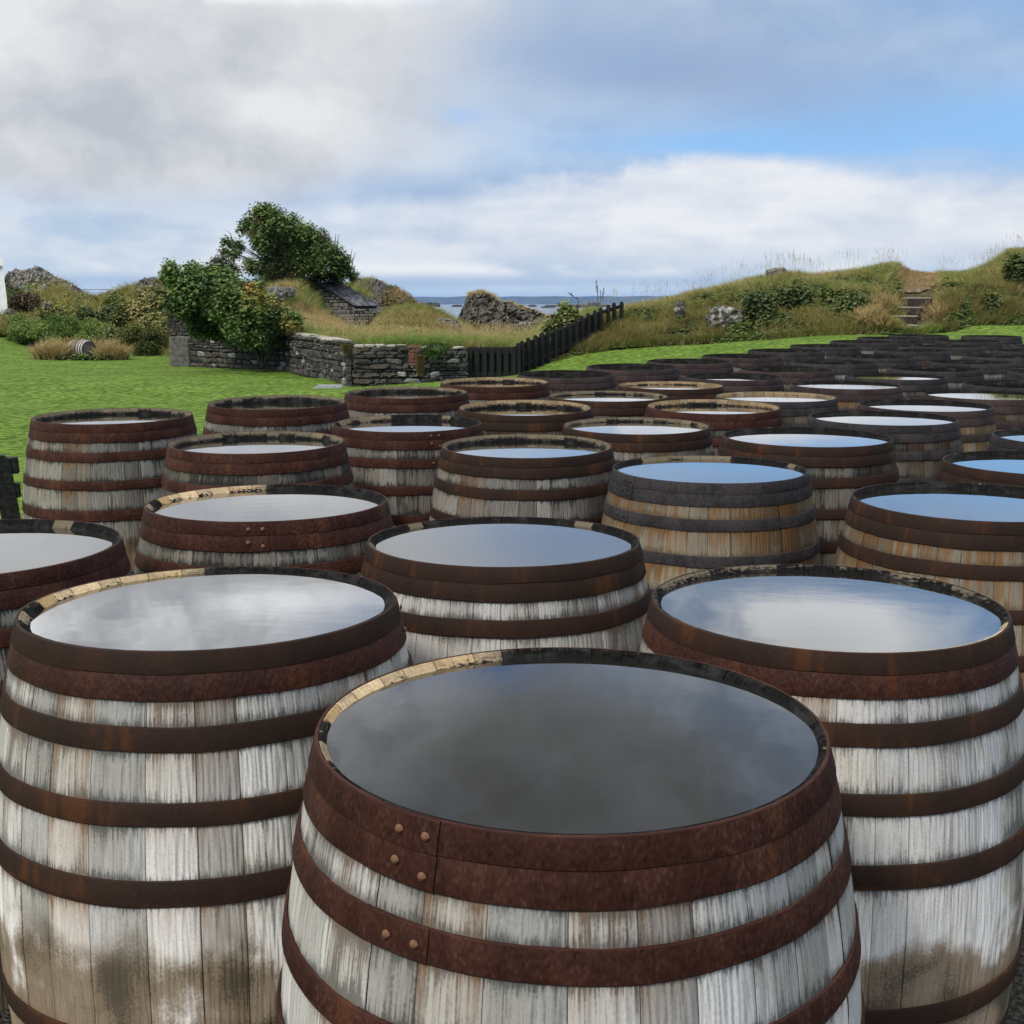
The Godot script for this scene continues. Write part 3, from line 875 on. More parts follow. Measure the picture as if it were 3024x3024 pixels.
# a spray of leaves on a twig. kind 0: lobed, 1: lance, 2: small round
func spray(n: int, size: float, spread: float, kind: int, seed_: int) -> ArrayMesh:
	rng.seed = seed_
	var st := start()
	for i in n:
		var d := Vector3(rng.randf_range(-1, 1), rng.randf_range(-0.8, 1), rng.randf_range(-1, 1)).normalized()
		var c := d * spread * pow(rng.randf(), 0.5)
		var up := (d * 0.5 + Vector3(rng.randf_range(-0.6, 0.6), 0.9, rng.randf_range(-0.6, 0.6))).normalized()
		var f := up.cross(Vector3(rng.randf_range(-1, 1), rng.randf_range(-0.6, 0.2), rng.randf_range(-1, 1))).normalized()
		var s := up.cross(f)
		var L := size * rng.randf_range(0.7, 1.2)
		if kind == 0:
			var rad := [0.15, 0.55, 0.35, 0.75, 0.45, 1.0, 0.45, 0.75, 0.35, 0.55]
			var rim := []
			for k in 10:
				var a := TAU * k / 10.0
				rim.append(c + (-f * cos(a) + s * sin(a)) * L * rad[k] * 0.62 - up * L * 0.12 * rad[k])
			for k in 10: tri(st, c, rim[k], rim[(k + 1) % 10])
		elif kind == 1:
			var tip := c + f * L - up * L * 0.25
			var mid := c + f * L * 0.45 + up * L * 0.05
			tri(st, c, mid + s * L * 0.11, tip)
			tri(st, c, tip, mid - s * L * 0.11)
		else:
			var tip := c + f * L
			tri(st, c, c + f * L * 0.5 + s * L * 0.35, tip)
			tri(st, c, tip, c + f * L * 0.5 - s * L * 0.35)
	return done(st)

func vary(c: Color, amount: float) -> Color:
	var k := 1.0 + rng.randf_range(-amount, amount)
	var h := rng.randf_range(-amount, amount) * 0.35
	return Color(maxf(c.r * (k + h), 0.0), maxf(c.g * k, 0.0), maxf(c.b * (k - h), 0.0))

func pose(at: Vector3, size: float, tilt := 0.2) -> Transform3D:
	var b := Basis(Vector3.UP, rng.randf() * TAU) * Basis(Vector3.RIGHT, rng.randf_range(-tilt, tilt))
	return Transform3D(b.scaled(Vector3.ONE * size), at)

# grows tufts over part of a mound; pick(a, b, point) gives [mesh number, size, colour] or null
func cover(called: String, m: Mound, count: int, meshes: Array, material: Material, a0: float, a1: float, b0: float, b1: float, pick: Callable, parent: Node = null, seed_ := 5) -> Array:
	rng.seed = seed_
	var xf := []; var cs := []
	for i in meshes.size(): xf.append([]); cs.append([])
	for i in count:
		var a := rng.randf_range(a0, a1)
		var b := rng.randf_range(b0, b1)
		var p := m.at(a, b)
		var got = pick.call(a, b, p)
		if got == null: continue
		xf[got[0]].append(pose(p, got[1], 0.25))
		cs[got[0]].append(got[2])
	var made := []
	for i in meshes.size():
		if xf[i].size():
			var o := multi(called, meshes[i], material, xf[i], cs[i], parent)
			if parent == null: tag(o, "", "", "", "stuff")
			made.append(o)
	return made

# a bush: leaf sprays through lumpy balls, with stems. balls: [centre, radius]
func bush(called: String, label: String, category: String, balls: Array, count: int, meshes: Array, colours: Array, root: Vector3, group := "", wood := "bark", seed_ := 1, hollow := 0.55, gaps := -0.28) -> Node3D:
	var o := base(called, root, label, category, group)
	rng.seed = seed_
	var xf := []; var cs := []
	for i in meshes.size(): xf.append([]); cs.append([])
	var total := 0.0
	for b in balls: total += b[1] * b[1]
	var st := start(true)
	for b in balls:
		var share := int(count * b[1] * b[1] / total)
		var flat: Vector3 = b[2] if b.size() > 2 else Vector3.ONE
		for i in share:
			var d := Vector3(rng.randfn(), rng.randfn(), rng.randfn()).normalized()
			var rr: float = b[1] * lerpf(hollow, 1.0, pow(rng.randf(), 0.6)) * (1.0 + 0.28 * fine.get_noise_3dv(b[0] * 9.0 + d * 55.0))
			if fine.get_noise_3dv(b[0] * 31.0 + d * 120.0) < gaps: continue
			var p: Vector3 = b[0] + d * flat * rr - root
			var k := rng.randi() % meshes.size()
			xf[k].append(pose(p, rng.randf_range(0.75, 1.25), 0.6))
			var ci := clampi(int((fine.get_noise_3dv((p + root) * 14.0) * 0.9 + 0.5 + rng.randf_range(-0.18, 0.18)) * colours.size()), 0, colours.size() - 1)
			var cc = colours[ci]
			if b.size() > 3: cc = b[3][clampi(ci, 0, b[3].size() - 1)]
			cs[k].append(vary(cc, 0.22))
		var tip: Vector3 = b[0] - root
		var mid := tip * 0.5 + Vector3(tip.x * -0.15, 0.1 * tip.length(), 0)
		tube(st, [Vector3.ZERO, mid * 0.6, mid, tip], 0.028 * b[1] + 0.014, 0.006, 5)
		for i in 4:
			var d := Vector3(rng.randfn(), absf(rng.randfn()), rng.randfn()).normalized()
			tube(st, [mid, mid.lerp(tip + d * flat * b[1] * 0.8, 0.6) + Vector3(0, 0.05, 0), tip + d * flat * b[1] * 0.85], 0.012, 0.003, 4)
	put("stems", done(st), M[wood], o)
	for i in meshes.size():
		if xf[i].size(): multi("foliage", meshes[i], M.leaf, xf[i], cs[i], o)
	return o

func rock_shape(size: Vector3, seed_: int, strata := 0.0, n := 14) -> ArrayMesh:
	var no := FastNoiseLite.new()
	no.seed = seed_
	no.frequency = 0.9
	no.fractal_octaves = 4
	no.noise_type = FastNoiseLite.TYPE_CELLULAR
	no.cellular_return_type = FastNoiseLite.RETURN_DISTANCE2_SUB
	var n2 := FastNoiseLite.new()
	n2.seed = seed_ + 1
	n2.frequency = 1.3
	var st := start()
	var g := []
	for i in n + 1:
		var colm := []
		for j in n * 2 + 1:
			var t := PI * i / n
			var a := TAU * (j % (n * 2)) / (n * 2)
			var d := Vector3(sin(t) * cos(a), cos(t), sin(t) * sin(a))
			var p := d
			# squarer than a ball
			var mx := maxf(absf(d.x), maxf(absf(d.y), absf(d.z)))
			p = d.lerp(d / mx, 0.45)
			var r := 0.86 + 0.22 * no.get_noise_3dv(d * 1.6) + 0.16 * n2.get_noise_3dv(d * 2.2)
			if strata > 0.0: r += strata * (fposmod((d.y + d.x * 0.35) * 5.0 + n2.get_noise_3dv(d * 1.5), 1.0) - 0.5)
			colm.append(p * r * size * 0.5)
		g.append(colm)
	for i in n:
		for j in n * 2: quad(st, g[i][j], g[i + 1][j], g[i + 1][j + 1], g[i][j + 1])
	return done(st)

func rock(at: Vector3, size: Vector3, label: String, material: String, seed_: int, strata := 0.0, turn := 0.0, group := "") -> MeshInstance3D:
	var o := put("rock", rock_shape(size, seed_, strata), M[material])
	o.position = at
	o.rotation = Vector3(0.1 * sin(seed_), turn, 0.12 * cos(seed_ * 3.0))
	tag(o, label, "rock", group)
	return o

# ---------------------------------------------------------------- rubble walls
# a wall face from p to q (feet), h high: a dark core with stones set into it, each stone a part
func rubble(o: Node3D, p: Vector3, q: Vector3, h0: float, h1: float, thick: float, sizes: Vector2, seed_: int, upright := 0.0, skip = null) -> void:
	rng.seed = seed_
	var along := q - p
	along.y = 0.0
	var L := along.length()
	var ax := along / L
	var face := Vector3(-ax.z, 0, ax.x)          # towards the viewer when p is at left
	var st := start()
	var core0 := p - face * thick
	var steps := 8
	for i in steps:
		var a := float(i) / steps
		var b := float(i + 1) / steps
		var A := p.lerp(q, a); var B := p.lerp(q, b)
		var ha := lerpf(h0, h1, a) - 0.03; var hb := lerpf(h0, h1, b) - 0.03
		var back := -face * thick
		var dn := Vector3(0, -0.3, 0)
		quad(st, A + dn, A + Vector3(0, ha, 0), B + Vector3(0, hb, 0), B + dn)
		quad(st, B + back + dn, B + back + Vector3(0, hb, 0), A + back + Vector3(0, ha, 0), A + back + dn)
		quad(st, A + Vector3(0, ha, 0), A + back + Vector3(0, ha, 0), B + back + Vector3(0, hb, 0), B + Vector3(0, hb, 0))
		if i == 0: quad(st, A + back + dn, A + back + Vector3(0, ha, 0), A + Vector3(0, ha, 0), A + dn)
		if i == steps - 1: quad(st, B + dn, B + Vector3(0, hb, 0), B + back + Vector3(0, hb, 0), B + back + dn)
	put("core", done(st), M.mortar, o)
	var variants := []
	for i in 14:
		var s2 := start()
		chunk(s2, Transform3D.IDENTITY, Vector3.ONE, 0.15, 0.17)
		variants.append(done(s2))
	var kinds := ["stone_a", "stone_b", "stone_c", "stone_d"]
	var bas := Basis(ax, Vector3.UP, face)
	var y := -0.08
	while y < maxf(h0, h1):
		var hh := lerpf(sizes.x, sizes.y, pow(rng.randf(), 1.4))
		var x := rng.randf_range(-0.08, 0.0)
		while x < L:
			var ww := clampf(hh * rng.randf_range(0.9, 4.0), 0.06, 0.36)
			if rng.randf() < 0.14: y += rng.randf_range(-0.02, 0.02)
			var tall := hh
			if rng.randf() < upright:
				ww = hh * rng.randf_range(0.5, 0.8)
				tall = hh * rng.randf_range(1.0, 1.35)
			ww = minf(ww, L - x + 0.02)
			var top := lerpf(h0, h1, clampf((x + ww * 0.5) / L, 0.0, 1.0))
			if y + hh * 0.4 < top and ww > 0.03 and not (skip and skip.call(x + ww * 0.5, y + hh * 0.5)):
				tall = minf(tall, top - y + 0.02)
				var dep := rng.randf_range(0.10, 0.18)
				var c := p.lerp(q, (x + ww * 0.5) / L) + Vector3(0, y + tall * 0.5, 0) + face * (rng.randf_range(0.0, 0.035) - dep * 0.5 + 0.03)
				var r := rng.randf()
				var kind: String = kinds[0] if r < 0.42 else kinds[1] if r < 0.74 else kinds[2] if r < 0.93 else kinds[3]
				var s := put("stone", variants[rng.randi() % 14], M[kind], o)
				s.transform = Transform3D((bas * Basis(Vector3.BACK, rng.randf_range(-0.13, 0.13))).scaled_local(Vector3(ww * 0.97, tall * 0.97, dep)), c)
			x += ww + rng.randf_range(0.002, 0.012)
		y += hh + rng.randf_range(0.0, 0.008)

func coping(o: Node3D, p: Vector3, q: Vector3, h0: float, h1: float, thick: float, n: int, seed_: int, material := "cap") -> void:
	rng.seed = seed_
	var ax := (q - p)
	ax.y = 0
	ax = ax.normalized()
	var face := Vector3(-ax.z, 0, ax.x)
	for i in n:
		if rng.randf() < 0.08: continue
		var st := start()
		chunk(st, Transform3D.IDENTITY, Vector3.ONE, 0.07, 0.2)
		var t := (i + 0.5) / n
		var s := put("cap_stone", done(st), M[material], o)
		var len := p.distance_to(q) / n
		s.transform = Transform3D(Basis(ax, Vector3.UP, face).rotated(ax, rng.randf_range(-0.05, 0.05)).scaled_local(Vector3(len * rng.randf_range(0.9, 1.02), rng.randf_range(0.045, 0.07), thick * rng.randf_range(0.9, 1.1))), p.lerp(q, t) - face * (thick * 0.5 - 0.03) + Vector3(0, lerpf(h0, h1, t) - 0.005, 0))

func picket_shape(w: float, h: float, t: float) -> ArrayMesh:
	var st := start()
	var out := [Vector2(-w / 2, 0), Vector2(-w / 2, h - w * 0.55)]
	for i in range(1, 6):
		var a := PI - PI * i / 6.0
		out.append(Vector2(cos(a) * w / 2, h - w * 0.55 + sin(a) * w * 0.55))
	out.append(Vector2(w / 2, h - w * 0.55)); out.append(Vector2(w / 2, 0))
	var n := out.size()
	for i in n:
		var a: Vector2 = out[i]; var b: Vector2 = out[(i + 1) % n]
		quad(st, Vector3(a.x, a.y, -t / 2), Vector3(b.x, b.y, -t / 2), Vector3(b.x, b.y, t / 2), Vector3(a.x, a.y, t / 2))
	for i in range(1, n - 1):
		tri(st, Vector3(out[0].x, out[0].y, t / 2), Vector3(out[i].x, out[i].y, t / 2), Vector3(out[i + 1].x, out[i + 1].y, t / 2))
		tri(st, Vector3(out[0].x, out[0].y, -t / 2), Vector3(out[i + 1].x, out[i + 1].y, -t / 2), Vector3(out[i].x, out[i].y, -t / 2))
	return done(st)

func bar(called: String, parent: Node, a: Vector3, b: Vector3, w: float, h: float, material: Material, ch := 0.12) -> MeshInstance3D:
	var d := (b - a)
	var x := d.normalized()
	var z := x.cross(Vector3.UP).normalized()
	var y := z.cross(x)
	var st := start()
	chunk(st, Transform3D(Basis(x, y, z), (a + b) * 0.5), Vector3(d.length(), h, w), 0.0, ch)
	return put(called, done(st), material, parent)

# ---------------------------------------------------------------- the scene
func materials() -> void:
	var wn := bump_texture(1024, 512, 0.30, 3, 5, 1024, 24, 3.0)
	var rn := bump_texture(1024, 128, 0.30, 4, 9, 0, 0, 2.5)
	for k in 4:
		var m := mat(Color.WHITE, 0.85, 0.25)
		m.albedo_texture = wood_texture(k, 20 + k * 9)
		m.normal_enabled = true
		m.normal_texture = wn
		m.normal_scale = 0.5
		M["wood%d" % k] = m
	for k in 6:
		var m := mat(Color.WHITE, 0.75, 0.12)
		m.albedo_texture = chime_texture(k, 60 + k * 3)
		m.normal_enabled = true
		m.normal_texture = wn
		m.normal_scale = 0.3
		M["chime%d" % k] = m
	for k in 5:
		var m := mat(Color.WHITE, 0.68, 0.26)
		m.albedo_texture = rust_texture(k, 90 + k * 5)
		m.normal_enabled = true
		m.normal_texture = rn
		m.normal_scale = 0.10 if k == 1 else 0.22
		M["iron%d" % k] = m
	var warm := mat(Color(0.92, 0.82, 0.70), 0.65, 0.35)
	warm.albedo_texture = M["iron0"].albedo_texture
	warm.normal_enabled = true
	warm.normal_texture = rn
	warm.normal_scale = 0.22
	M["iron5"] = warm
	M.rivet = mottled(lin(0.09, 0.042, 0.022), lin(0.22, 0.12, 0.065), 0.05, 60.0, 0.55, 0.0)
	var wat := mat(lin(0.010, 0.010, 0.008), 0.015, 0.6)
	wat.clearcoat_enabled = true
	wat.clearcoat = 0.8
	wat.clearcoat_roughness = 0.02
	wat.normal_enabled = true
	wat.normal_texture = noise_normal(0.012, 3.0, 512, 3, 3)
	wat.normal_scale = 0.035
	wat.uv1_triplanar = true
	wat.uv1_world_triplanar = true
	wat.uv1_scale = Vector3(0.9, 0.9, 1.6)
	M.water = wat
	var wf: StandardMaterial3D = wat.duplicate()
	wf.normal_scale = 0.06
	M.water_far = wf
	M.disc = disc(R)
	M.leaf = leaf_mat()
	M.grass = leaf_mat(0.8, 0.5)
	M.bark = mottled(lin(0.03, 0.026, 0.02), lin(0.08, 0.07, 0.056), 0.03, 2.0)
	M.mortar = mottled(lin(0.022, 0.021, 0.019), lin(0.05, 0.048, 0.044), 0.03, 2.0)
	M.stone_a = mottled(lin(0.030, 0.030, 0.028), lin(0.085, 0.084, 0.078), 0.02, 2.2, 0.9, 8.0, 3)
	M.stone_b = mottled(lin(0.045, 0.044, 0.040), lin(0.125, 0.12, 0.108), 0.02, 2.4, 0.9, 8.0, 4)
	M.stone_c = mottled(lin(0.045, 0.038, 0.030), lin(0.11, 0.095, 0.075), 0.02, 2.0, 0.9, 8.0, 5)
	M.stone_d = mottled(lin(0.08, 0.08, 0.075), lin(0.45, 0.45, 0.42), 0.03, 2.6, 0.9, 8.0, 6)
	M.cap = mottled(lin(0.18, 0.175, 0.15), lin(0.50, 0.48, 0.41), 0.025, 2.0, 0.9, 8.0, 8)
	M.brick = mottled(lin(0.13, 0.055, 0.042), lin(0.24, 0.12, 0.09), 0.03, 3.0, 0.9, 6.0, 9)
	M.concrete = mottled(lin(0.085, 0.083, 0.076), lin(0.145, 0.14, 0.125), 0.012, 1.0, 0.95, 1.5, 10)
	M.rock_dark = mottled(lin(0.030, 0.026, 0.021), lin(0.17, 0.155, 0.13), 0.018, 0.8, 0.92, 14.0, 11)
	M.hut_grey = mottled(lin(0.10, 0.10, 0.095), lin(0.26, 0.255, 0.24), 0.03, 2.0, 0.9, 8.0, 35)
	M.rock_grey = mottled(lin(0.07, 0.068, 0.06), lin(0.24, 0.235, 0.21), 0.016, 1.0, 0.92, 10.0, 12)
	M.rock_lichen = mottled(lin(0.050, 0.047, 0.038), lin(0.38, 0.38, 0.34), 0.012, 0.9, 0.92, 10.0, 13)
	(M.rock_lichen.albedo_texture as NoiseTexture2D).color_ramp.set_offset(0, 0.47)
	(M.rock_lichen.albedo_texture as NoiseTexture2D).color_ramp.set_offset(1, 0.72)
	M.slate_b = mottled(lin(0.03, 0.031, 0.034), lin(0.085, 0.086, 0.09), 0.02, 1.3, 0.7, 5.0, 34)
	M.slate = mottled(lin(0.075, 0.078, 0.085), lin(0.17, 0.172, 0.18), 0.02, 1.3, 0.7, 5.0, 14)
	M.hut_stone = mottled(lin(0.22, 0.19, 0.155), lin(0.42, 0.38, 0.32), 0.03, 2.0, 0.9, 8.0, 15)
	M.paint = mottled(lin(0.010, 0.011, 0.010), lin(0.024, 0.025, 0.023), 0.02, 2.5, 0.55, 3.0, 16)
	M.white = mottled(lin(0.72, 0.73, 0.73), lin(0.82, 0.82, 0.80), 0.012, 0.5, 0.9, 2.0, 17)
	M.step = mottled(lin(0.025, 0.022, 0.020), lin(0.075, 0.06, 0.05), 0.02, 2.0, 0.8, 5.0, 18)
	M.nosing = mottled(lin(0.20, 0.17, 0.13), lin(0.42, 0.37, 0.30), 0.02, 3.0, 0.8, 3.0, 19)
	M.lawn = mottled(lin(0.098, 0.175, 0.022), lin(0.142, 0.230, 0.035), 0.006, 0.22, 0.95, 0.0, 20)
	var lw: StandardMaterial3D = M.lawn
	lw.detail_enabled = true
	lw.detail_blend_mode = BaseMaterial3D.BLEND_MODE_MUL
	lw.detail_albedo = noise_tex(0.05, Color(0.62, 0.62, 0.55), Color(1, 1, 1), 512, 4, 31, 0.25, 0.6)
	lw.detail_uv_layer = BaseMaterial3D.DETAIL_UV_1
	M.gravel = mottled(lin(0.018, 0.018, 0.016), lin(0.075, 0.07, 0.06), 0.08, 1.2, 0.9, 12.0, 21)
	M.turf = mottled(lin(0.05, 0.06, 0.02), lin(0.13, 0.135, 0.045), 0.012, 0.6, 0.95, 8.0, 22)
	M.heath = mottled(lin(0.032, 0.032, 0.015), lin(0.10, 0.088, 0.042), 0.015, 0.7, 0.95, 8.0, 23)
	M.sand = mottled(lin(0.10, 0.075, 0.042), lin(0.20, 0.155, 0.095), 0.015, 0.8, 0.95, 8.0, 24)
	M.islet = mottled(lin(0.03, 0.027, 0.02), lin(0.10, 0.09, 0.065), 0.02, 0.03, 0.95, 6.0, 25)
	M.coast = mottled(lin(0.05, 0.07, 0.06), lin(0.085, 0.10, 0.075), 0.004, 0.001, 0.95, 0.0, 26)
	M.bare = mottled(lin(0.07, 0.055, 0.045), lin(0.14, 0.115, 0.10), 0.03, 2.0)
	var sea := mat(lin(0.018, 0.045, 0.075), 0.16, 0.5)
	sea.normal_enabled = true
	sea.normal_texture = noise_normal(0.02, 6.0, 512, 4, 41)
	sea.normal_scale = 0.6
	sea.uv1_triplanar = true
	sea.uv1_world_triplanar = true
	sea.uv1_scale = Vector3(0.012, 0.012, 0.03)
	M.sea = sea
	M.steel = mat(lin(0.22, 0.24, 0.26), 0.5, 0.5)
	M.post_rust = mottled(lin(0.06, 0.035, 0.025), lin(0.16, 0.085, 0.055), 0.03, 3.0)
	M.slab = mottled(lin(0.22, 0.23, 0.24), lin(0.36, 0.37, 0.38), 0.02, 2.0, 0.8, 4.0, 27)

func setting() -> void:
	lumps.seed = 4
	lumps.frequency = 0.05
	land_spots()
	tag(put("lawn", make_sheet(-28, 12, -52, 2, 0.5, land_y, func(x, z): return yard_side(x, z) < 0.9), M.lawn), "", "", "", "structure")
	tag(put("ground", make_sheet(-60, 60, -112, 30, 1.0, func(x, z): return land_y(x, z) - (0.04 if x > -27.5 and x < 11.5 and z > -51.5 and z < 1.5 else 0.0), func(x, z): return not (x > -27 and x < 11 and z > -51 and z < 1)), M.turf), "", "", "", "structure")
	tag(put("gravel_yard", make_sheet(-2.4, 9.0, -15.4, 6.0, 0.3, func(x, z): return yard_y(x, z) + 0.006 * lumps.get_noise_2d(x * 90, z * 90), func(x, z): return yard_side(x, z) > 0.02), M.gravel), "", "", "", "structure")
	var st := start(true)
	var ring := [60.0, 200.0, 600.0, 2000.0, 6000.0, 24000.0]
	for i in ring.size() - 1:
		for k in 48:
			var a := TAU * k / 48.0; var b := TAU * (k + 1) / 48.0
			var p := [Vector3(cos(a), 0, sin(a)), Vector3(cos(b), 0, sin(b))]
			quad(st, p[0] * ring[i] + Vector3(0, -4, 0), p[0] * ring[i + 1] + Vector3(0, -4, 0), p[1] * ring[i + 1] + Vector3(0, -4, 0), p[1] * ring[i] + Vector3(0, -4, 0))
	tag(put("sea", done(st), M.sea), "", "", "", "structure")
	# the land across the water
	st = start(true)
	var cols := []
	for i in 61:
		var x := -7000.0 + 14000.0 * i / 60.0
		var h := 78.0 + 26.0 * lumps.get_noise_1d(x * 0.02) + 14.0 * lumps.get_noise_1d(x * 0.06 + 900.0) - 14.0 * smoothstep(200.0, 2600.0, x)
		cols.append([Vector3(x, -6, -12000), Vector3(x, h * 0.6, -12400), Vector3(x, h, -13000), Vector3(x, -6, -15000)])
	for i in 60:
		for j in 3: quad(st, cols[i][j], cols[i][j + 1], cols[i + 1][j + 1], cols[i + 1][j])
	tag(put("hills", done(st), M.coast), "", "", "", "structure")

var Bank: Mound
var Left: Mound
var Meadow: Mound
var Behind: Mound
var Knoll: Mound

func banks() -> void:
	Bank = mound([
		[1600, [1098, 25.0], [1091, 25.6], [1083, 26.4], [1090, 30]],
		[1680, [1056, 25.7], [1036, 26.3], [1020, 27.0], [1050, 31]],
		[1760, [1036, 25.9], [991, 26.6], [953, 27.4], [990, 32]],
		[1850, [1024, 26.1], [966, 27.0], [920, 28.3], [950, 34]],
		[1977, [1019, 26.0], [956, 27.0], [896, 29.0], [940, 36]],
		[2072, [1015, 25.8], [936, 27.2], [872, 29.5], [930, 36]],
		[2155, [1011, 25.6], [926, 27.0], [852, 30.0], [920, 38]],
		[2300, [1004, 25.4], [911, 27.0], [824, 30.5], [900, 38]],
		[2420, [992, 25.2], [901, 26.8], [822, 30.5], [900, 38]],
		[2540, [987, 25.0], [896, 26.6], [810, 30.5], [900, 38]],
		[2610, [986, 25.0], [911, 26.6], [793, 31.0], [900, 38]],
		[2660, [986, 25.0], [951, 26.2], [800, 32.5], [900, 38]],
		[2715, [986, 25.0], [941, 26.5], [814, 33.0], [900, 39]],
		[2775, [977, 25.4], [891, 26.6], [816, 32.0], [900, 38]],
		[2815, [970, 25.8], [866, 26.8], [822, 31.0], [900, 38]],
		[2860, [959, 26.3], [871, 27.4], [818, 31.0], [900, 38]],
		[2920, [958, 26.4], [876, 27.6], [798, 31.0], [900, 38]],
		[2980, [960, 26.4], [866, 27.6], [758, 31.5], [900, 38]],
		[3030, [960, 26.4], [861, 27.6], [746, 31.5], [900, 38]],
		[3200, [962, 26.4], [856, 27.6], [736, 32.0], [900, 40]]], 0.13, 0.7, 3)
	tag(put("bank", mound_mesh(Bank, 120, 30), M.heath), "", "", "", "structure")
	Left = mound([
		[-120, [965, 44], [930, 46], [880, 52], [930, 62]],
		[20, [985, 43], [930, 46], [840, 55], [900, 66]],
		[72, [1021, 43], [940, 46], [828, 55], [900, 66]],
		[140, [1025, 42], [940, 45.5], [828, 55], [900, 66]],
		[215, [1029, 41], [945, 45], [864, 54], [930, 64]],
		[285, [1036, 40.5], [955, 45], [889, 54], [940, 64]],
		[345, [1046, 40], [945, 44.5], [870, 52], [930, 62]],
		[409, [1051, 39], [935, 43.5], [855, 50], [930, 60]],
		[486, [1057, 38], [930, 43], [845, 50], [930, 60]],
		[560, [1063, 36], [940, 42], [852, 50], [930, 60]],
		[660, [1072, 34], [950, 40], [852, 48], [930, 60]]], 0.2, 0.5, 5)
	tag(put("left_bank", mound_mesh(Left, 90, 30), M.turf), "", "", "", "structure")
	Meadow = mound([
		[540, [1110, 32.7], [1000, 33.0], [960, 36], [940, 42], [1100, 66]],
		[700, [1110, 31.0], [994, 31.4], [955, 36], [925, 42], [1100, 66]],
		[850, [1110, 29.25], [988, 29.6], [960, 34], [940, 40], [1100, 66]],
		[960, [1120, 26.45], [1008, 26.9], [985, 32], [978, 38], [1100, 66]],
		[1035, [1130, 24.85], [1024, 25.2], [1000, 30], [993, 37], [1100, 66]],
		[1200, [1130, 24.3], [1024, 24.8], [1008, 28], [994, 36], [1100, 66]],
		[1380, [1130, 24.9], [1030, 25.2], [1014, 29], [1010, 35], [1100, 66]],
		[1480, [1130, 25.4], [1034, 25.8], [1014, 30], [1012, 36], [1100, 66]],
		[1570, [1110, 25.8], [1047, 26.2], [1014, 31], [1000, 40], [1100, 66]],
		[1660, [1080, 26.7], [1032, 27.2], [985, 32], [950, 42], [1100, 66]],
		[1800, [1070, 28.5], [985, 29.5], [945, 34], [930, 42], [1100, 66]]], 0.06, 0.6, 7)
	tag(put("meadow", mound_mesh(Meadow, 90, 30), M.turf), "", "", "", "structure")
	Behind = mound([
		[600, [990, 36], [935, 39], [890, 43], [950, 54]],
		[720, [980, 36], [912, 38], [860, 43], [930, 54]],
		[800, [975, 35.5], [902, 37], [850, 43], [920, 54]],
		[880, [970, 35], [892, 37.5], [842, 44], [920, 54]],
		[960, [967, 36], [935, 40.5], [860, 46], [920, 56]],
		[1030, [990, 39], [985, 42.6], [850, 49], [920, 58]],
		[1075, [990, 39.5], [985, 43.5], [838, 51], [920, 60]],
		[1115, [988, 40], [978, 44.5], [842, 53], [920, 62]],
		[1150, [957, 39.5], [933, 44], [850, 54], [920, 62]],
		[1190, [955, 40], [932, 46], [872, 54], [930, 62]],
		[1235, [955, 41], [938, 46], [905, 54], [940, 62]],
		[1300, [960, 41], [950, 46], [930, 54], [960, 62]]], 0.16, 0.6, 9)
	tag(put("hill", mound_mesh(Behind, 80, 30), M.heath), "", "", "", "structure")
	Knoll = mound([
		[1112, [985, 38], [980, 40], [975, 42], [985, 50]],
		[1135, [972, 37], [955, 39], [942, 42], [968, 50]],
		[1180, [967, 36], [940, 38], [922, 41], [960, 50]],
		[1250, [967, 36], [936, 38], [920, 41], [960, 50]],
		[1320, [980, 36], [962, 38], [946, 41], [975, 50]],
		[1380, [995, 36], [990, 38], [985, 41], [1000, 50]]], 0.06, 0.7, 11)
	tag(put("knoll", mound_mesh(Knoll, 40, 16), M.turf), "", "", "", "structure")

func _ready() -> void:
	fine.seed = 21
	fine.frequency = 0.05
	var cam := Camera3D.new()
	cam.name = "camera"
	cam.position = Vector3(0, EYE, 0)
	cam.rotation_degrees.x = -PITCH
	cam.fov = 46.765
	cam.near = 0.05
	cam.far = 40000.0
	add_child(cam)
	var env := Environment.new()
	env.background_mode = Environment.BG_SKY
	var sky := Sky.new()
	var pan := PanoramaSkyMaterial.new()
	pan.panorama = paint_sky()
	sky.sky_material = pan
	env.sky = sky
	env.tonemap_mode = Environment.TONE_MAPPER_LINEAR
	env.tonemap_exposure = 1.0
	env.fog_enabled = true
	env.fog_density = 0.00004
	env.fog_light_color = Color(0.52, 0.72, 1.0)
	env.sdfgi_enabled = true
	env.ssao_enabled = true
	env.ssil_enabled = true
	var we := WorldEnvironment.new()
	we.name = "world"
	we.environment = env
	add_child(we)
	var sun := DirectionalLight3D.new()
	sun.name = "sun"
	sun.light_energy = 0.8
	sun.light_angular_distance = 10.0
	sun.light_color = Color(1.0, 0.97, 0.93)
	sun.shadow_enabled = true
	sun.rotation_degrees = Vector3(-46, -38, 0)
	add_child(sun)

	make_cask_shapes()
	make_stave_meshes()
	materials()
	setting()
	banks()
	for i in CASKS.size(): make_cask(CASKS[i], i)
	walls()
	fences()
	buildings()
	rocks()
	steps()
	trees()
	grasses()
	oddments()

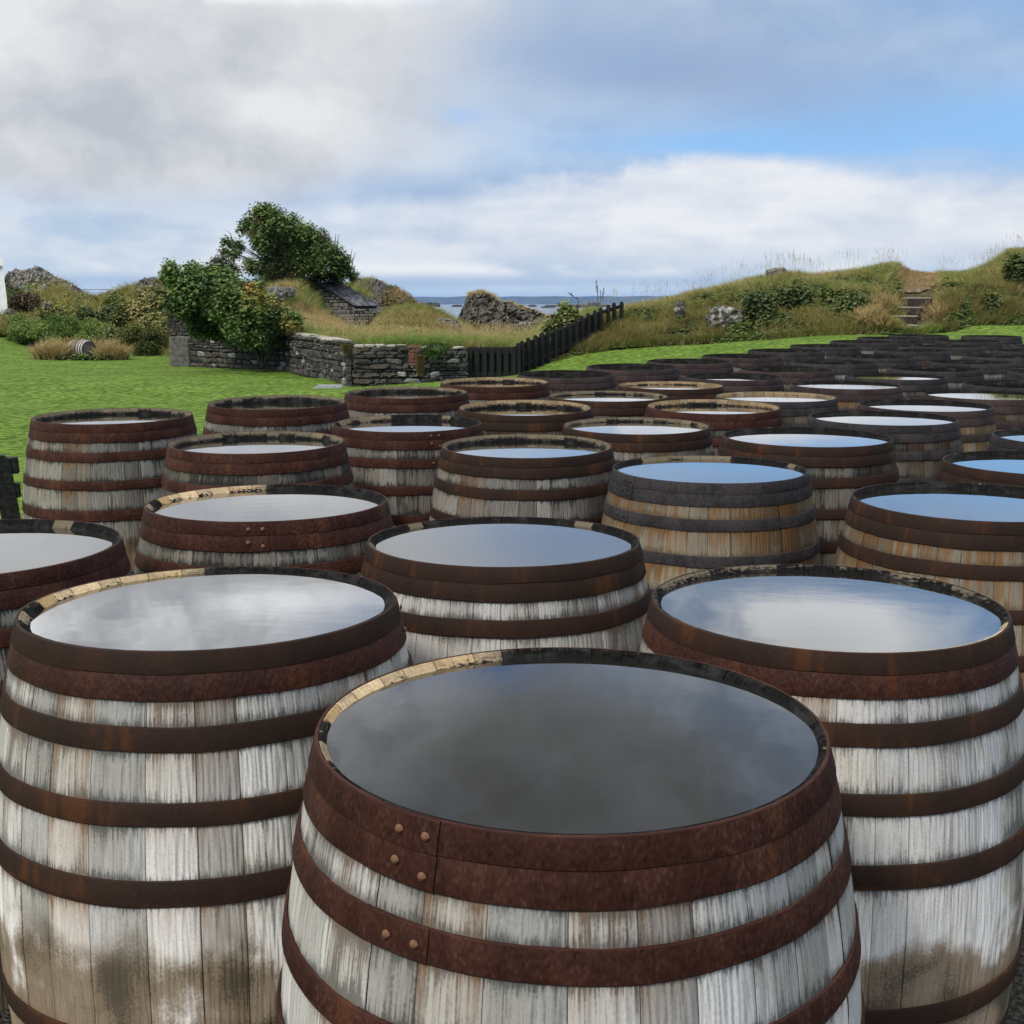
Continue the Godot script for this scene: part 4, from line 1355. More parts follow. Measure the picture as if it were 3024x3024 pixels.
func walls() -> void:
	# the low rubble wall facing the yard
	var p := W(1050, 1142, 23.7); var q := W(1378, 1140, 24.2)
	p.y = land_y(p.x, p.z) - 0.02; q.y = p.y
	var hp: float = W(1050, 1022, 23.7).y - p.y; var hq: float = W(1378, 1024, 24.2).y - q.y
	var o := base("stone_wall", Vector3.ZERO, "low dark rubble wall with pale coping and a red brick pier, behind the casks", "wall")
	var L := p.distance_to(q)
	rubble(o, p, q, hp - 0.03, hq - 0.03, 0.32, Vector2(0.028, 0.105), 3, 0.0, func(x, y): return x > L * 0.475 and x < L * 0.575 and y > 0.45)
	coping(o, p.lerp(q, 0.0), p.lerp(q, 0.465), hp, hp, 0.34, 5, 4)
	coping(o, p.lerp(q, 0.585), p.lerp(q, 0.99), hq, hq - 0.02, 0.34, 4, 6)
	var ax := (q - p).normalized()
	for r in 6:
		for c in 2:
			var st := start()
			chunk(st, Transform3D.IDENTITY, Vector3(0.115, 0.062, 0.10), 0.05, 0.12)
			var b := put("brick", done(st), M.brick, o)
			b.transform = Transform3D(Basis(ax, Vector3.UP, Vector3(-ax.z, 0, ax.x)), p + ax * (L * 0.525 + (c - 0.5) * 0.122 + (r % 2) * 0.012) + Vector3(0, hp - 0.03 - r * 0.068, 0) + Vector3(0, 0, -0.005 * (r % 3)))
	# the wall that runs back to the pillar, in two lengths
	var a := W(850, 1098, 28.8); var b2 := W(1024, 1139, 24.0)
	a.y = -0.03; b2.y = -0.03
	o = base("stone_wall", Vector3.ZERO, "lichen flecked rubble wall running back left from the low wall to the leafy shrub", "wall")
	rubble(o, a, b2, W(850, 988, 28.8).y + 0.03, W(1024, 1012, 24.0).y + 0.03, 0.32, Vector2(0.045, 0.15), 13, 0.4)
	coping(o, a, a.lerp(b2, 0.86), W(850, 982, 28.8).y + 0.03, W(1000, 1006, 24.6).y + 0.03, 0.36, 9, 14)
	var c2 := W(568, 1080, 31.7); var d2 := W(852, 1098, 28.85)
	c2.y = -0.03; d2.y = -0.03
	o = base("stone_wall", Vector3.ZERO, "shadowed rubble wall under the leafy shrub, beside the concrete pillar", "wall")
	rubble(o, c2, d2, W(568, 985, 31.7).y + 0.03, W(852, 990, 28.85).y + 0.03, 0.32, Vector2(0.05, 0.14), 23, 0.0)
	# jamb between the two walls
	o = base("gate_post", W(1019, 1142, 23.75) * Vector3(1, 0, 1), "weathered reddish wooden post in the gap between the two rubble walls", "post")
	bar("post", o, Vector3(0, -0.1, 0), Vector3(0, 0.66, 0), 0.05, 0.05, M.post_rust)
	bar("stop_bar", o, Vector3(0.075, -0.1, -0.08), Vector3(0.075, 0.6, -0.08), 0.09, 0.05, M.stone_a)
	for i in 4:
		var st0 := start()
		chunk(st0, Transform3D.IDENTITY, Vector3(0.13, 0.13, 0.1), 0.08)
		var s := put("stone", done(st0), M.stone_a, o)
		s.position = Vector3(0.08, 0.07 + i * 0.14, -0.06)
	# pillar
	var pl := W(538, 1079, 31.9)
	o = base("stone_pillar", Vector3(pl.x, -0.03, pl.z), "square pillar of grey concrete with rough stone top and grass on it", "pillar")
	var wd := 0.58
	var st := start()
	chunk(st, Transform3D(Basis(), Vector3(0.02, 0.42, 0)), Vector3(wd, 0.88, 0.5), 0.015, 0.12)
	put("concrete", done(st), M.concrete, o)
	rng.seed = 5
	var y := 0.86
	while y < 1.36:
		var h := rng.randf_range(0.07, 0.13)
		var x := -wd * 0.5
		while x < wd * 0.5 - 0.03:
			var w := minf(rng.randf_range(0.1, 0.24), wd * 0.5 - x)
			st = start()
			chunk(st, Transform3D.IDENTITY, Vector3(w, h, 0.46), 0.05, 0.1)
			var s := put("stone", done(st), M.stone_c if rng.randf() < 0.6 else M.stone_a, o)
			s.position = Vector3(x + w * 0.5, y + h * 0.5, rng.randf_range(-0.02, 0.02))
			x += w + 0.006
		y += h + 0.004
	st = start()
	chunk(st, Transform3D.IDENTITY, Vector3(0.7, 0.06, 0.56), 0.06, 0.2)
	put("cap_stone", done(st), M.stone_a, o).position = Vector3(0.03, y + 0.02, 0)

func fences() -> void:
	var shape := picket_shape(0.092, 0.74, 0.022)
	var o := base("picket_fence", Vector3.ZERO, "black round topped picket fence, level at the wall then climbing the bank", "fence")
	rng.seed = 8
	# level gate length: pickets on both faces of the rail
	var g0 := W(1381, 1024, 24.4); var g1 := W(1524, 1024, 24.6)
	for q in [[1522, 1022], [1531, 1012]]:
		var ex := put("picket", shape, M.paint, o)
		ex.position = W(q[0], q[1], 24.62) - Vector3(0, 0.74, 0)
	for i in 7:
		var t := (i + 0.25) / 6.6
		var p := g0.lerp(g1, t)
		var k := put("picket", shape, M.paint, o)
		k.position = p - Vector3(0, 0.74, 0)
		k.rotation.z = rng.randf_range(-0.012, 0.012)
		if i < 6:
			k = put("picket", shape, M.paint, o)
			k.position = g0.lerp(g1, t + 0.076) - Vector3(0, 0.745, 0.075)
	bar("rail", o, g0 + Vector3(-0.03, -0.11, -0.036), g1 + Vector3(0.03, -0.11, -0.036), 0.045, 0.085, M.paint)
	bar("rail", o, g0 + Vector3(-0.03, -0.56, -0.036), g1 + Vector3(0.03, -0.56, -0.036), 0.045, 0.085, M.paint)
	bar("post", o, g0 + Vector3(0.02, -0.95, -0.12), g0 + Vector3(0.02, -0.01, -0.12), 0.1, 0.1, M.paint)
	bar("post", o, g1 + Vector3(0.0, -0.95, -0.12), g1 + Vector3(0.0, -0.03, -0.12), 0.1, 0.1, M.paint)
	# the climbing length, tops read off one by one
	var tops := [[1540, 1006], [1560, 997], [1579, 989], [1600, 983], [1620, 976], [1641, 970], [1661, 962], [1681, 953], [1701, 944], [1719, 931], [1737, 924], [1757, 916], [1777, 908], [1797, 900], [1816, 893], [1836, 890]]
	var prev := g1
	for i in tops.size():
		var d := 24.7 + 0.15 * i
		var p := W(tops[i][0], tops[i][1], d)
		var k := put("picket", shape, M.paint, o)
		k.position = p - Vector3(0, 0.74, 0)
		k.rotation = Vector3(rng.randf_range(-0.02, 0.02), -0.55, rng.randf_range(-0.03, 0.03))
		if i < 12:
			var p2 := W(tops[i][0] + 10, tops[i][1] + 2, d + 0.18)
			k = put("picket", shape, M.paint, o)
			k.position = p2 - Vector3(0, 0.76, 0)
			k.rotation = Vector3(0, -0.55, rng.randf_range(-0.03, 0.03))
		if i % 4 == 3 or i == 0:
			var from := prev + Vector3(0, -0.1, -0.05)
			var to := p + Vector3(0, -0.1, -0.05)
			bar("rail", o, from, to, 0.045, 0.075, M.paint)
			bar("rail", o, from - Vector3(0, 0.42, 0), to - Vector3(0, 0.42, 0), 0.045, 0.075, M.paint)
			bar("post", o, p + Vector3(0.03, -1.0, -0.12), p + Vector3(0.03, -0.06, -0.12), 0.09, 0.09, M.paint)
			prev = p
	# the piece beside the cask at far left
	o = base("picket_fence", Vector3.ZERO, "end of a black wooden fence at the left photo edge, beside the tall cask", "fence")
	var e := W(52, 1338, 6.0)
	st_left(o, e)

func st_left(o: Node3D, e: Vector3) -> void:
	var fat := picket_shape(0.088, 0.86, 0.05)
	var k := put("post", fat, M.paint, o)
	k.position = e - Vector3(0, 0.86, 0)
	k.rotation = Vector3(0, 0.35, 0.10)
	for i in 3:
		k = put("picket", picket_shape(0.07, 0.8, 0.022), M.paint, o)
		k.position = e + Vector3(-0.16 - i * 0.15, -0.84, 0.02 + i * 0.03)
		k.rotation = Vector3(0, 0.2, 0.02)
	bar("rail", o, e + Vector3(-0.62, -0.10, 0.16), e + Vector3(0.0, -0.06, 0.0), 0.04, 0.085, M.paint)
	bar("rail", o, e + Vector3(-0.62, -0.20, 0.15), e + Vector3(0.0, -0.19, 0.0), 0.045, 0.075, M.paint)
	bar("rail", o, e + Vector3(-0.62, -0.66, 0.15), e + Vector3(0.0, -0.64, 0.0), 0.04, 0.085, M.paint)

func buildings() -> void:
	# stone hut with a slate lean-to roof
	var e := W(1047, 905, 40.5)               # eaves corner nearest to us
	var back := Vector3(-0.80, 0, -0.60)      # along the verge
	var side := Vector3(0.60, 0, -0.80)       # along the eaves
	var run := 1.68; var rise := 0.77; var wide := 1.08
	var o := base("stone_hut", Vector3.ZERO, "small stone hut with a sloping slate roof half buried in grass", "hut")
	var foot := -1.3
	var A := e; var B := e + side * wide; var C := B + back * run + Vector3(0, rise, 0); var D := A + back * run + Vector3(0, rise, 0)
	var st := start()
	var dn := func(v: Vector3) -> Vector3: return Vector3(v.x, e.y + foot, v.z)
	for f in [[A, B], [B, C], [C, D], [D, A]]:
		quad(st, dn.call(f[0]), f[0] - Vector3(0, 0.03, 0), f[1] - Vector3(0, 0.03, 0), dn.call(f[1]))
	put("wall", done(st), M.mortar, o)
	rng.seed = 31
	# its stones
	for f in [[A, B, "hut_stone"], [D, A, "hut_grey"]]:
		var p: Vector3 = f[0]; var q: Vector3 = f[1]
		var pf: Vector3 = dn.call(p); var qf: Vector3 = dn.call(q)
		var L := pf.distance_to(qf)
		var ax := (qf - pf) / L
		var face := Vector3(-ax.z, 0, ax.x)
		var y := 0.35
		while y < 2.1:
			var h := rng.randf_range(0.06, 0.13)
			var x := rng.randf_range(-0.05, 0.0)
			while x < L:
				var w := minf(h * rng.randf_range(1.0, 2.4), L - x)
				var top := lerpf(p.y, q.y, (x + w * 0.5) / L) - e.y - foot
				if y + h * 0.7 < top - 0.02 and w > 0.03:
					st = start()
					chunk(st, Transform3D.IDENTITY, Vector3(w * 0.95, h * 0.93, 0.09), 0.08, 0.2)
					var s := put("stone", done(st), M[f[2]] if rng.randf() < 0.75 else M.stone_c, o)
					s.transform = Transform3D(Basis(ax, Vector3.UP, face), pf + ax * (x + w * 0.5) + Vector3(0, y + h * 0.5, 0) + face * rng.randf_range(-0.02, 0.01))
				x += w + 0.008
			y += h + 0.006
	var slope := (D - A).normalized()
	var up := side.cross(slope).normalized()
	if up.y < 0: up = -up
	st = start()
	chunk(st, Transform3D(Basis(side, up, side.cross(up)), (A + C) * 0.5 + up * 0.01), Vector3(wide + 0.06, 0.03, A.distance_to(D) + 0.04), 0.0)
	var rf := put("roof", done(st), M.mortar, o)
	var rowsn := 12
	for r in rowsn:
		var x := -0.06 - rng.randf() * 0.1
		while x < wide + 0.02:
			var w := rng.randf_range(0.10, 0.17)
			st = start()
			chunk(st, Transform3D.IDENTITY, Vector3(minf(w, wide + 0.06 - x) * 0.94, 0.022, 0.20), 0.04, 0.2)
			var s := put("slate", done(st), M.slate if rng.randf() < 0.45 else M.slate_b, rf)
			var tl := up * 1.0
			s.transform = Transform3D(Basis(side, (tl + slope * -0.12).normalized(), side.cross((tl + slope * -0.12).normalized())), A + slope * ((r + 0.45) / rowsn * A.distance_to(D)) + side * (x + w * 0.5) + up * (0.042 + rng.randf_range(0, 0.006)))
			x += w
	# white building at the left edge
	var w0 := W(25, 925, 46.0)
	o = base("white_building", Vector3(w0.x, 0, w0.z), "white rendered wall of a building at the left photo edge, with flat coping", "building")
	st = start()
	var top: float = W(25, 786, 46).y
	var prof := [[0.12, -0.6], [0.10, W(25, 872, 46).y - 0.1], [0.10, W(25, 868, 46).y], [0.02, top]]
	var ring := []
	for pr in prof:
		ring.append([Vector3(pr[0], pr[1], 0.3), Vector3(pr[0] - 4.2, pr[1], -8.0), Vector3(-12, pr[1], -8.0), Vector3(-9, pr[1], 1.2)])
	for i in ring.size() - 1:
		for k in 4: quad(st, ring[i][k], ring[i + 1][k], ring[i + 1][(k + 1) % 4], ring[i][(k + 1) % 4])
	quad(st, ring[3][3], ring[3][2], ring[3][1], ring[3][0])
	put("wall", done(st), M.white, o)
	st = start()
	for f in [[0.0, 0.02], [0.24, 0.05]]: ring.append([Vector3(0.08, top + f[0], 0.4), Vector3(-4.1, top + f[0], -8.0), Vector3(-12, top + f[0], -8.0), Vector3(-9, top + f[0], 1.3)])
	for k in 4: quad(st, ring[4][k], ring[5][k], ring[5][(k + 1) % 4], ring[4][(k + 1) % 4])
	quad(st, ring[5][3], ring[5][2], ring[5][1], ring[5][0])
	quad(st, ring[4][0], ring[4][1], ring[4][2], ring[4][3])
	put("coping", done(st), M.white, o)
	# thin railing far back on the left
	var r0 := W(228, 855, 53.5); var r1 := W(333, 855, 51.0)
	o = base("metal_railing", Vector3.ZERO, "thin pale metal railing against the sky between the two left outcrops", "railing")
	bar("rail", o, r0, r1, 0.03, 0.035, M.steel)
	bar("rail", o, r0.lerp(r1, 0.45) - Vector3(0, 0.12, 0), r1 - Vector3(0, 0.12, 0), 0.015, 0.015, M.steel)
	for i in 14:
		var p := r0.lerp(r1, 0.46 + 0.54 * i / 13.0)
		bar("baluster", o, p - Vector3(0, 0.45, 0), p, 0.012, 0.012, M.steel)
	bar("post", o, r0 - Vector3(0, 0.6, 0), r0 + Vector3(0, 0.02, 0), 0.04, 0.04, M.steel)
	bar("post", o, r1 - Vector3(0, 0.6, 0), r1 + Vector3(0, 0.02, 0), 0.04, 0.04, M.steel)

func crag(called_label: String, cols: Array, material: String, seed_: int, nu := 60, nv := 34, amp := 0.16, freq := 1.4, tilt := 0.5, strata := 0.10) -> Mound:
	var m := mound(cols, amp, freq, seed_)
	m.noise.fractal_octaves = 5
	var st := start()
	var g := []
	for i in nu + 1:
		var c := []
		for j in nv + 1:
			var p := m.at(float(i) / nu, float(j) / nv)
			# beds of rock dipping to one side
			var bed := p.y * 3.0 + p.x * tilt * 3.0 + lumps.get_noise_3dv(p * 14.0) * 1.8
			var f := fposmod(bed, 1.0)
			p += Vector3(0.25, 0.15, 1.0) * strata * (f - 0.5) * 2.0 * smoothstep(0.0, 0.1, float(j) / nv)
			p += Vector3(0, 0, 1) * fine.get_noise_3dv(p * 40.0) * strata * 0.7
			c.append(p)
		g.append(c)
	for i in nu:
		for j in nv: quad(st, g[i][j], g[i][j + 1], g[i + 1][j + 1], g[i + 1][j])
	var o := put("rock_outcrop", done(st), M[material])
	tag(o, called_label, "rock")
	return m

func rocks() -> void:
	var c := crag("big dark craggy rock with straw grass on top, beyond the picket fence", [
		[1340, [990, 44.0], [972, 45.0], [970, 46], [1000, 50]],
		[1366, [990, 43.8], [930, 45.0], [914, 46], [980, 50]],
		[1379, [990, 43.6], [912, 44.8], [882, 46], [970, 50]],
		[1400, [990, 43.5], [905, 44.6], [868, 46.2], [970, 51]],
		[1440, [990, 43.4], [912, 44.6], [869, 46.5], [970, 52]],
		[1470, [992, 43.4], [922, 44.6], [888, 46.5], [970, 52]],
		[1520, [995, 43.4], [942, 44.8], [902, 46.8], [970, 52]],
		[1570, [998, 43.5], [952, 45.0], [922, 47], [970, 52]],
		[1620, [1002, 43.8], [958, 45.0], [931, 47], [970, 52]],
		[1665, [1004, 44.0], [968, 45.0], [944, 47], [980, 52]],
		[1720, [1010, 44.0], [990, 45.0], [983, 47], [1000, 52]]], "rock_dark", 51, 84, 40, 0.20, 1.1, 0.7, 0.20)
	var straw := [lin_c(0.42, 0.31, 0.14), lin_c(0.34, 0.25, 0.11), lin_c(0.5, 0.4, 0.21)]
	var t1 := tuft(16, 0.34, 0.10, 0.014, 0.5, 3)
	var holder := base("grass_tuft", Vector3.ZERO, "straw coloured grass crowning the big dark craggy rock", "grass tuft")
	cover("blades", c, 230, [t1], M.grass, 0.24, 0.50, 0.60, 0.72, func(a, b, p): return [0, rng.randf_range(0.45, 0.8), vary(straw[rng.randi() % 3], 0.25)], holder, 4)
	holder = base("grass_tuft", Vector3.ZERO, "thin dry grass along the right shoulder of the big dark craggy rock", "grass tuft")
	cover("blades", c, 200, [t1], M.grass, 0.5, 0.82, 0.6, 0.70, func(a, b, p): return [0, rng.randf_range(0.25, 0.5), vary(straw[rng.randi() % 3], 0.25)], holder, 5)
	crag("lichen spotted grey rock outcrop on the left skyline beside the white building", [
		[15, [860, 51], [840, 52], [818, 53], [880, 58]],
		[42, [862, 50.5], [830, 52], [798, 53.5], [880, 58]],
		[72, [862, 50.5], [830, 52], [802, 53.5], [880, 58]],
		[103, [862, 50.5], [826, 52], [791, 53.5], [880, 58]],
		[129, [864, 50.5], [830, 52], [800, 53.5], [880, 58]],
		[150, [866, 50.5], [836, 52], [813, 53.5], [880, 58]],
		[180, [868, 50.5], [845, 52], [827, 53.5], [880, 58]],
		[217, [872, 50.5], [856, 52], [843, 53.5], [885, 58]],
		[248, [880, 50.5], [874, 52], [868, 53.5], [890, 58]]], "rock_lichen", 61, 70, 26, 0.16, 1.3, 0.3, 0.10)
	crag("brown rock knob on the left skyline just left of the leafy shrub", [
		[400, [868, 46], [856, 47], [848, 48.5], [880, 54]],
		[415, [866, 46], [845, 47], [830, 48.5], [880, 54]],
		[435, [866, 46], [842, 47], [823, 48.5], [880, 54]],
		[455, [866, 46], [840, 47], [822, 48.5], [880, 54]],
		[480, [868, 46], [850, 47], [836, 48.5], [880, 54]],
		[505, [872, 46], [860, 47], [850, 48.5], [885, 54]]], "rock_dark", 63, 36, 20, 0.12, 1.5, 0.3, 0.08)
	crag("dark heathery rock slope right of the wind bent tree", [
		[1010, [905, 44], [880, 47], [846, 49.5], [900, 58]],
		[1050, [915, 44], [880, 48], [832, 51.0], [900, 60]],
		[1085, [920, 44], [878, 48], [826, 52.0], [900, 62]],
		[1118, [922, 44.5], [880, 48.5], [828, 53.0], [900, 62]],
		[1150, [924, 45], [892, 49.0], [850, 53.5], [900, 62]],
		[1190, [926, 45], [905, 49.0], [872, 53.5], [910, 62]],
		[1225, [928, 45], [918, 49.0], [902, 53.5], [930, 62]],
		[1245, [935, 45], [928, 49.0], [920, 53.5], [940, 62]]], "rock_dark", 65, 60, 30, 0.2, 1.0, 0.4, 0.10)
	rock(W(2142, 944, 26.35), Vector3(1.12, 0.78, 0.8), "big lichen white boulder set in the grassy bank", "rock_lichen", 5, 0.05, 0.3)
	rock(W(2008, 915, 26.9), Vector3(0.3, 0.5, 0.3), "small pale boulder left of the big lichen white one on the bank", "rock_lichen", 15, 0.05, 0.8)
	rock(W(2292, 806, 30.3), Vector3(0.75, 0.36, 0.6), "mossy stone knob on the crest of the bank", "rock_grey", 25, 0.05, 0.2)
	rock(W(818, 868, 35.4), Vector3(0.80, 0.62, 0.6), "square grey boulder right of the leafy shrub under a straw tuft", "rock_grey", 35, 0.0, 0.2)
	rock(W(856, 862, 35.5), Vector3(0.42, 0.42, 0.5), "smaller grey block leaning on the square boulder", "rock_grey", 45, 0.0, 0.5)
	rock(W(1262, 981, 33.0), Vector3(0.42, 0.22, 0.3), "low whitish stone lying in the meadow grass", "rock_lichen", 55, 0.0, 0.3)
	rock(W(1347, 968, 36.0), Vector3(0.45, 0.55, 0.35), "pale upright stone at the left foot of the big dark crag", "rock_lichen", 65, 0.08, 0.6)
	rock(W(1316, 955, 36.6), Vector3(0.8, 0.42, 0.5), "grey broken stones in the knoll side left of the big dark crag", "rock_grey", 66, 0.08, 0.1)
	rock(W(1550, 968, 40.0), Vector3(0.8, 0.55, 0.4), "slanting slab with a white streaked edge below the big dark crag", "rock_lichen", 75, 0.1, -0.5)
	rock(W(137, 903, 44.6), Vector3(0.5, 0.34, 0.4), "small black and white stone in the left bank's brown heather", "rock_lichen", 85, 0.05, 0.4)
	rock(W(28, 920, 43.8), Vector3(0.42, 0.30, 0.35), "grey stone at the foot of the white building", "rock_grey", 95, 0.0, 0.4)
	# skerries in the bay: [u, v of the waterline, width px, height px, metres]
	var sk := [[1262, 905, 110, 16, 2200.0, "largest skerry, a hump shaped islet left of the big dark crag"], [1215, 906, 70, 8, 2150.0, "low flat islet joined to the left of the hump shaped skerry"], [1350, 906, 44, 8, 2150.0, "small low skerry touching the crag's left edge"],
		[1537, 900, 26, 6, 2600.0, "first tiny rock off the right shoulder of the crag"], [1572, 904, 34, 7, 2300.0, "rocky skerry right of the tiniest rock"], [1640, 903, 90, 6, 2400.0, "long thin dark reef in the middle of the bay"], [1618, 911, 60, 6, 1700.0, "dark reef nearest to us in the bay"],
		[1700, 910, 100, 12, 1750.0, "broad grey reef below the pointed skerry"], [1752, 903, 58, 16, 2250.0, "pointed skerry left of the fence top"], [1790, 905, 60, 8, 2200.0, "low reef stretching right from the pointed skerry"], [1855, 903, 50, 4, 2300.0, "thin reef right of the fence top"], [1745, 914, 60, 6, 1500.0, "small brown reef below the pointed skerry"]]
	for i in sk.size():
		var s: Array = sk[i]
		var p := W(s[0], s[1], s[4])
		var k: float = s[4] / FOCAL
		var o := put("rock_islet", rock_shape(Vector3(s[2] * k, s[3] * k * 2.2, s[2] * k * 0.6), 100 + i, 0.12, 16), M.islet)
		o.position = Vector3(p.x, -4.0, p.z)
		tag(o, s[5], "islet", "skerries in the bay")

func lin_c(r: float, g: float, b: float) -> Color:
	return Color(r, g, b)

func steps() -> void:
	var o := base("wooden_steps", Vector3.ZERO, "worn wooden steps climbing the bank to the path", "steps")
	var tr := [[2529, 2640, 988.0, 24.9], [2607, 2712, 959.0, 25.35], [2626, 2708, 932.0, 25.8], [2653, 2723, 906.0, 26.25], [2681, 2752, 878.0, 26.7]]
	for s in tr:
		var a := W(s[0], s[2], s[3]); var b := W(s[1], s[2], s[3])
		a.y = (a.y + b.y) * 0.5; b.y = a.y
		bar("tread", o, a + Vector3(0, -0.015, -0.17), b + Vector3(0, -0.015, -0.17), 0.42, 0.03, M.nosing)
		bar("riser", o, a + Vector3(0, -0.14, 0.012), b + Vector3(0, -0.14, 0.012), 0.035, 0.21, M.step)
	var st := start(true)
	var g := []
	for i in 9:
		var c := []
		for j in 15:
			var b := lerpf(0.50, 0.68, j / 14.0)
			var a := lerpf(11.15, 12.75, i / 8.0) / 19.0
			c.append(Bank.at(a + 0.02 * (j / 14.0 - 0.3), b) + Vector3(0, 0.03 if i > 0 and i < 8 else -0.05, 0.03))
		g.append(c)
	for i in 8:
		for j in 14: quad(st, g[i][j], g[i][j + 1], g[i + 1][j + 1], g[i + 1][j])
	st.index()
	tag(put("path", done(st), M.sand), "", "", "", "structure")

func trees() -> void:
	var lobed := [spray(9, 0.10, 0.17, 0, 3), spray(9, 0.088, 0.16, 0, 4), spray(7, 0.115, 0.15, 0, 5)]
	var lance := [spray(12, 0.14, 0.16, 1, 6), spray(14, 0.11, 0.16, 1, 7)]
	var round_ := [spray(14, 0.075, 0.15, 2, 8), spray(12, 0.09, 0.15, 2, 9)]
	var g_dark := lin_c(0.026, 0.048, 0.015); var g_mid := lin_c(0.066, 0.114, 0.031); var g_lit := lin_c(0.131, 0.200, 0.056); var g_pale := lin_c(0.188, 0.237, 0.088)
	var yel := lin_c(0.27, 0.24, 0.05); var gold := lin_c(0.34, 0.22, 0.06); var brown := lin_c(0.163, 0.100, 0.037)
	# the wind bent tree on the rise
	var B := []
	for p in [[775, 640, 46], [735, 668, 32], [810, 650, 50], [855, 672, 52], [700, 732, 26], [672, 718, 20], [664, 745, 18], [690, 755, 18], [775, 705, 46], [800, 725, 60], [850, 720, 60], [900, 705, 52], [940, 715, 48], [742, 785, 30], [785, 795, 42], [840, 785, 52], [900, 770, 60], [950, 765, 56], [985, 755, 44], [1010, 785, 40], [870, 830, 44], [940, 820, 44], [800, 820, 36], [990, 815, 34], [1040, 815, 24], [790, 620, 22], [712, 672, 16]]:
		var d: float = 41.0 + 0.9 * sin(p[0] * 0.37)
		B.append([W(p[0], p[1], d), p[2] * 0.86 / FOCAL * d])
	var o := bush("sycamore_tree", "wind bent dark green tree rising above the hut and boulders", "tree", B, 11500, lobed, [g_dark, g_mid, g_mid, g_lit, g_lit, lin_c(0.12, 0.105, 0.04)], W(850, 872, 41.2), "", "bark", 12, 0.15, 0.02)
	# its bare twigs at right
	var st := start(true)
	for t in [[985, 725, 992, 690], [988, 735, 1002, 690], [1028, 775, 1040, 735], [1020, 780, 1030, 752], [1034, 780, 1050, 745], [690, 700, 668, 680], [960, 690, 955, 675]]:
		tube(st, [W(t[0], t[1] + 25, 41), W(lerpf(t[0], t[2], 0.5) + 2, lerpf(t[1], t[3], 0.5), 41), W(t[2], t[3], 41)], 0.018, 0.006, 4)
	var tw := put("twigs", done(st), M.bark, o)
	tw.position = -o.position
	# big leafed shrub over the wall
	B = []
	var green := [g_dark, g_mid, g_mid, g_lit, g_lit, g_pale]
	var turning := [g_mid, g_lit, lin_c(0.14, 0.15, 0.035), yel, gold, brown]
	for p in [[505, 800, 24, 0], [490, 820, 18, 0], [520, 835, 22, 0], [570, 800, 24, 0], [595, 815, 26, 0], [560, 850, 50, 0], [620, 850, 55, 0], [660, 830, 40, 0], [540, 900, 44, 0], [600, 920, 58, 0], [665, 900, 60, 0], [700, 870, 42, 1], [740, 860, 22, 1], [640, 960, 44, 0], [620, 945, 40, 0], [700, 960, 58, 0], [760, 910, 48, 1], [790, 950, 50, 1], [835, 945, 36, 1], [865, 950, 26, 1], [760, 985, 48, 0], [805, 990, 36, 0], [700, 975, 36, 0], [590, 965, 34, 0], [800, 905, 30, 1], [765, 845, 14, 1], [735, 845, 12, 1], [790, 990, 26, 0]]:
		var d: float = 28.6 + 0.7 * sin(p[0] * 0.23 + p[1])
		var entry := [W(p[0], p[1], d), p[2] / FOCAL * d, Vector3.ONE]
		if p[3] == 1: entry.append(turning)
		B.append(entry)
	bush("sycamore_shrub", "broad leafy shrub over the wall, green at left and turning golden at right", "shrub", B, 7000, lobed, green, W(775, 1085, 28.2), "", "bark", 22, 0.35)
	# bare grey twiggy top behind it
	B = []
	for p in [[640, 775, 14], [668, 780, 14], [690, 795, 12], [625, 790, 10]]: B.append([W(p[0], p[1], 31.5), p[2] / FOCAL * 31.5])
	bush("thorn_bush", "sparse twiggy bush showing behind the leafy shrub, under the bent tree", "bush", B, 130, round_, [lin_c(0.06, 0.07, 0.045), lin_c(0.10, 0.10, 0.07)], W(665, 870, 31.6), "", "bark", 23, 0.2)
	# bushes and tall weeds of the left bank: [u, v, rx px, ry px, d, kind, palette]
	var pal := {
		"fresh": [lin_c(0.070, 0.119, 0.028), lin_c(0.140, 0.217, 0.053), lin_c(0.210, 0.280, 0.077), lin_c(0.280, 0.336, 0.112)],
		"olive": [lin_c(0.070, 0.087, 0.025), lin_c(0.140, 0.161, 0.050), lin_c(0.224, 0.231, 0.077), lin_c(0.308, 0.266, 0.112)],
		"dark": [lin_c(0.042, 0.059, 0.021), lin_c(0.077, 0.105, 0.034), lin_c(0.126, 0.154, 0.056)],
		"brown": [lin_c(0.049, 0.042, 0.025), lin_c(0.098, 0.073, 0.042), lin_c(0.140, 0.112, 0.063)]}
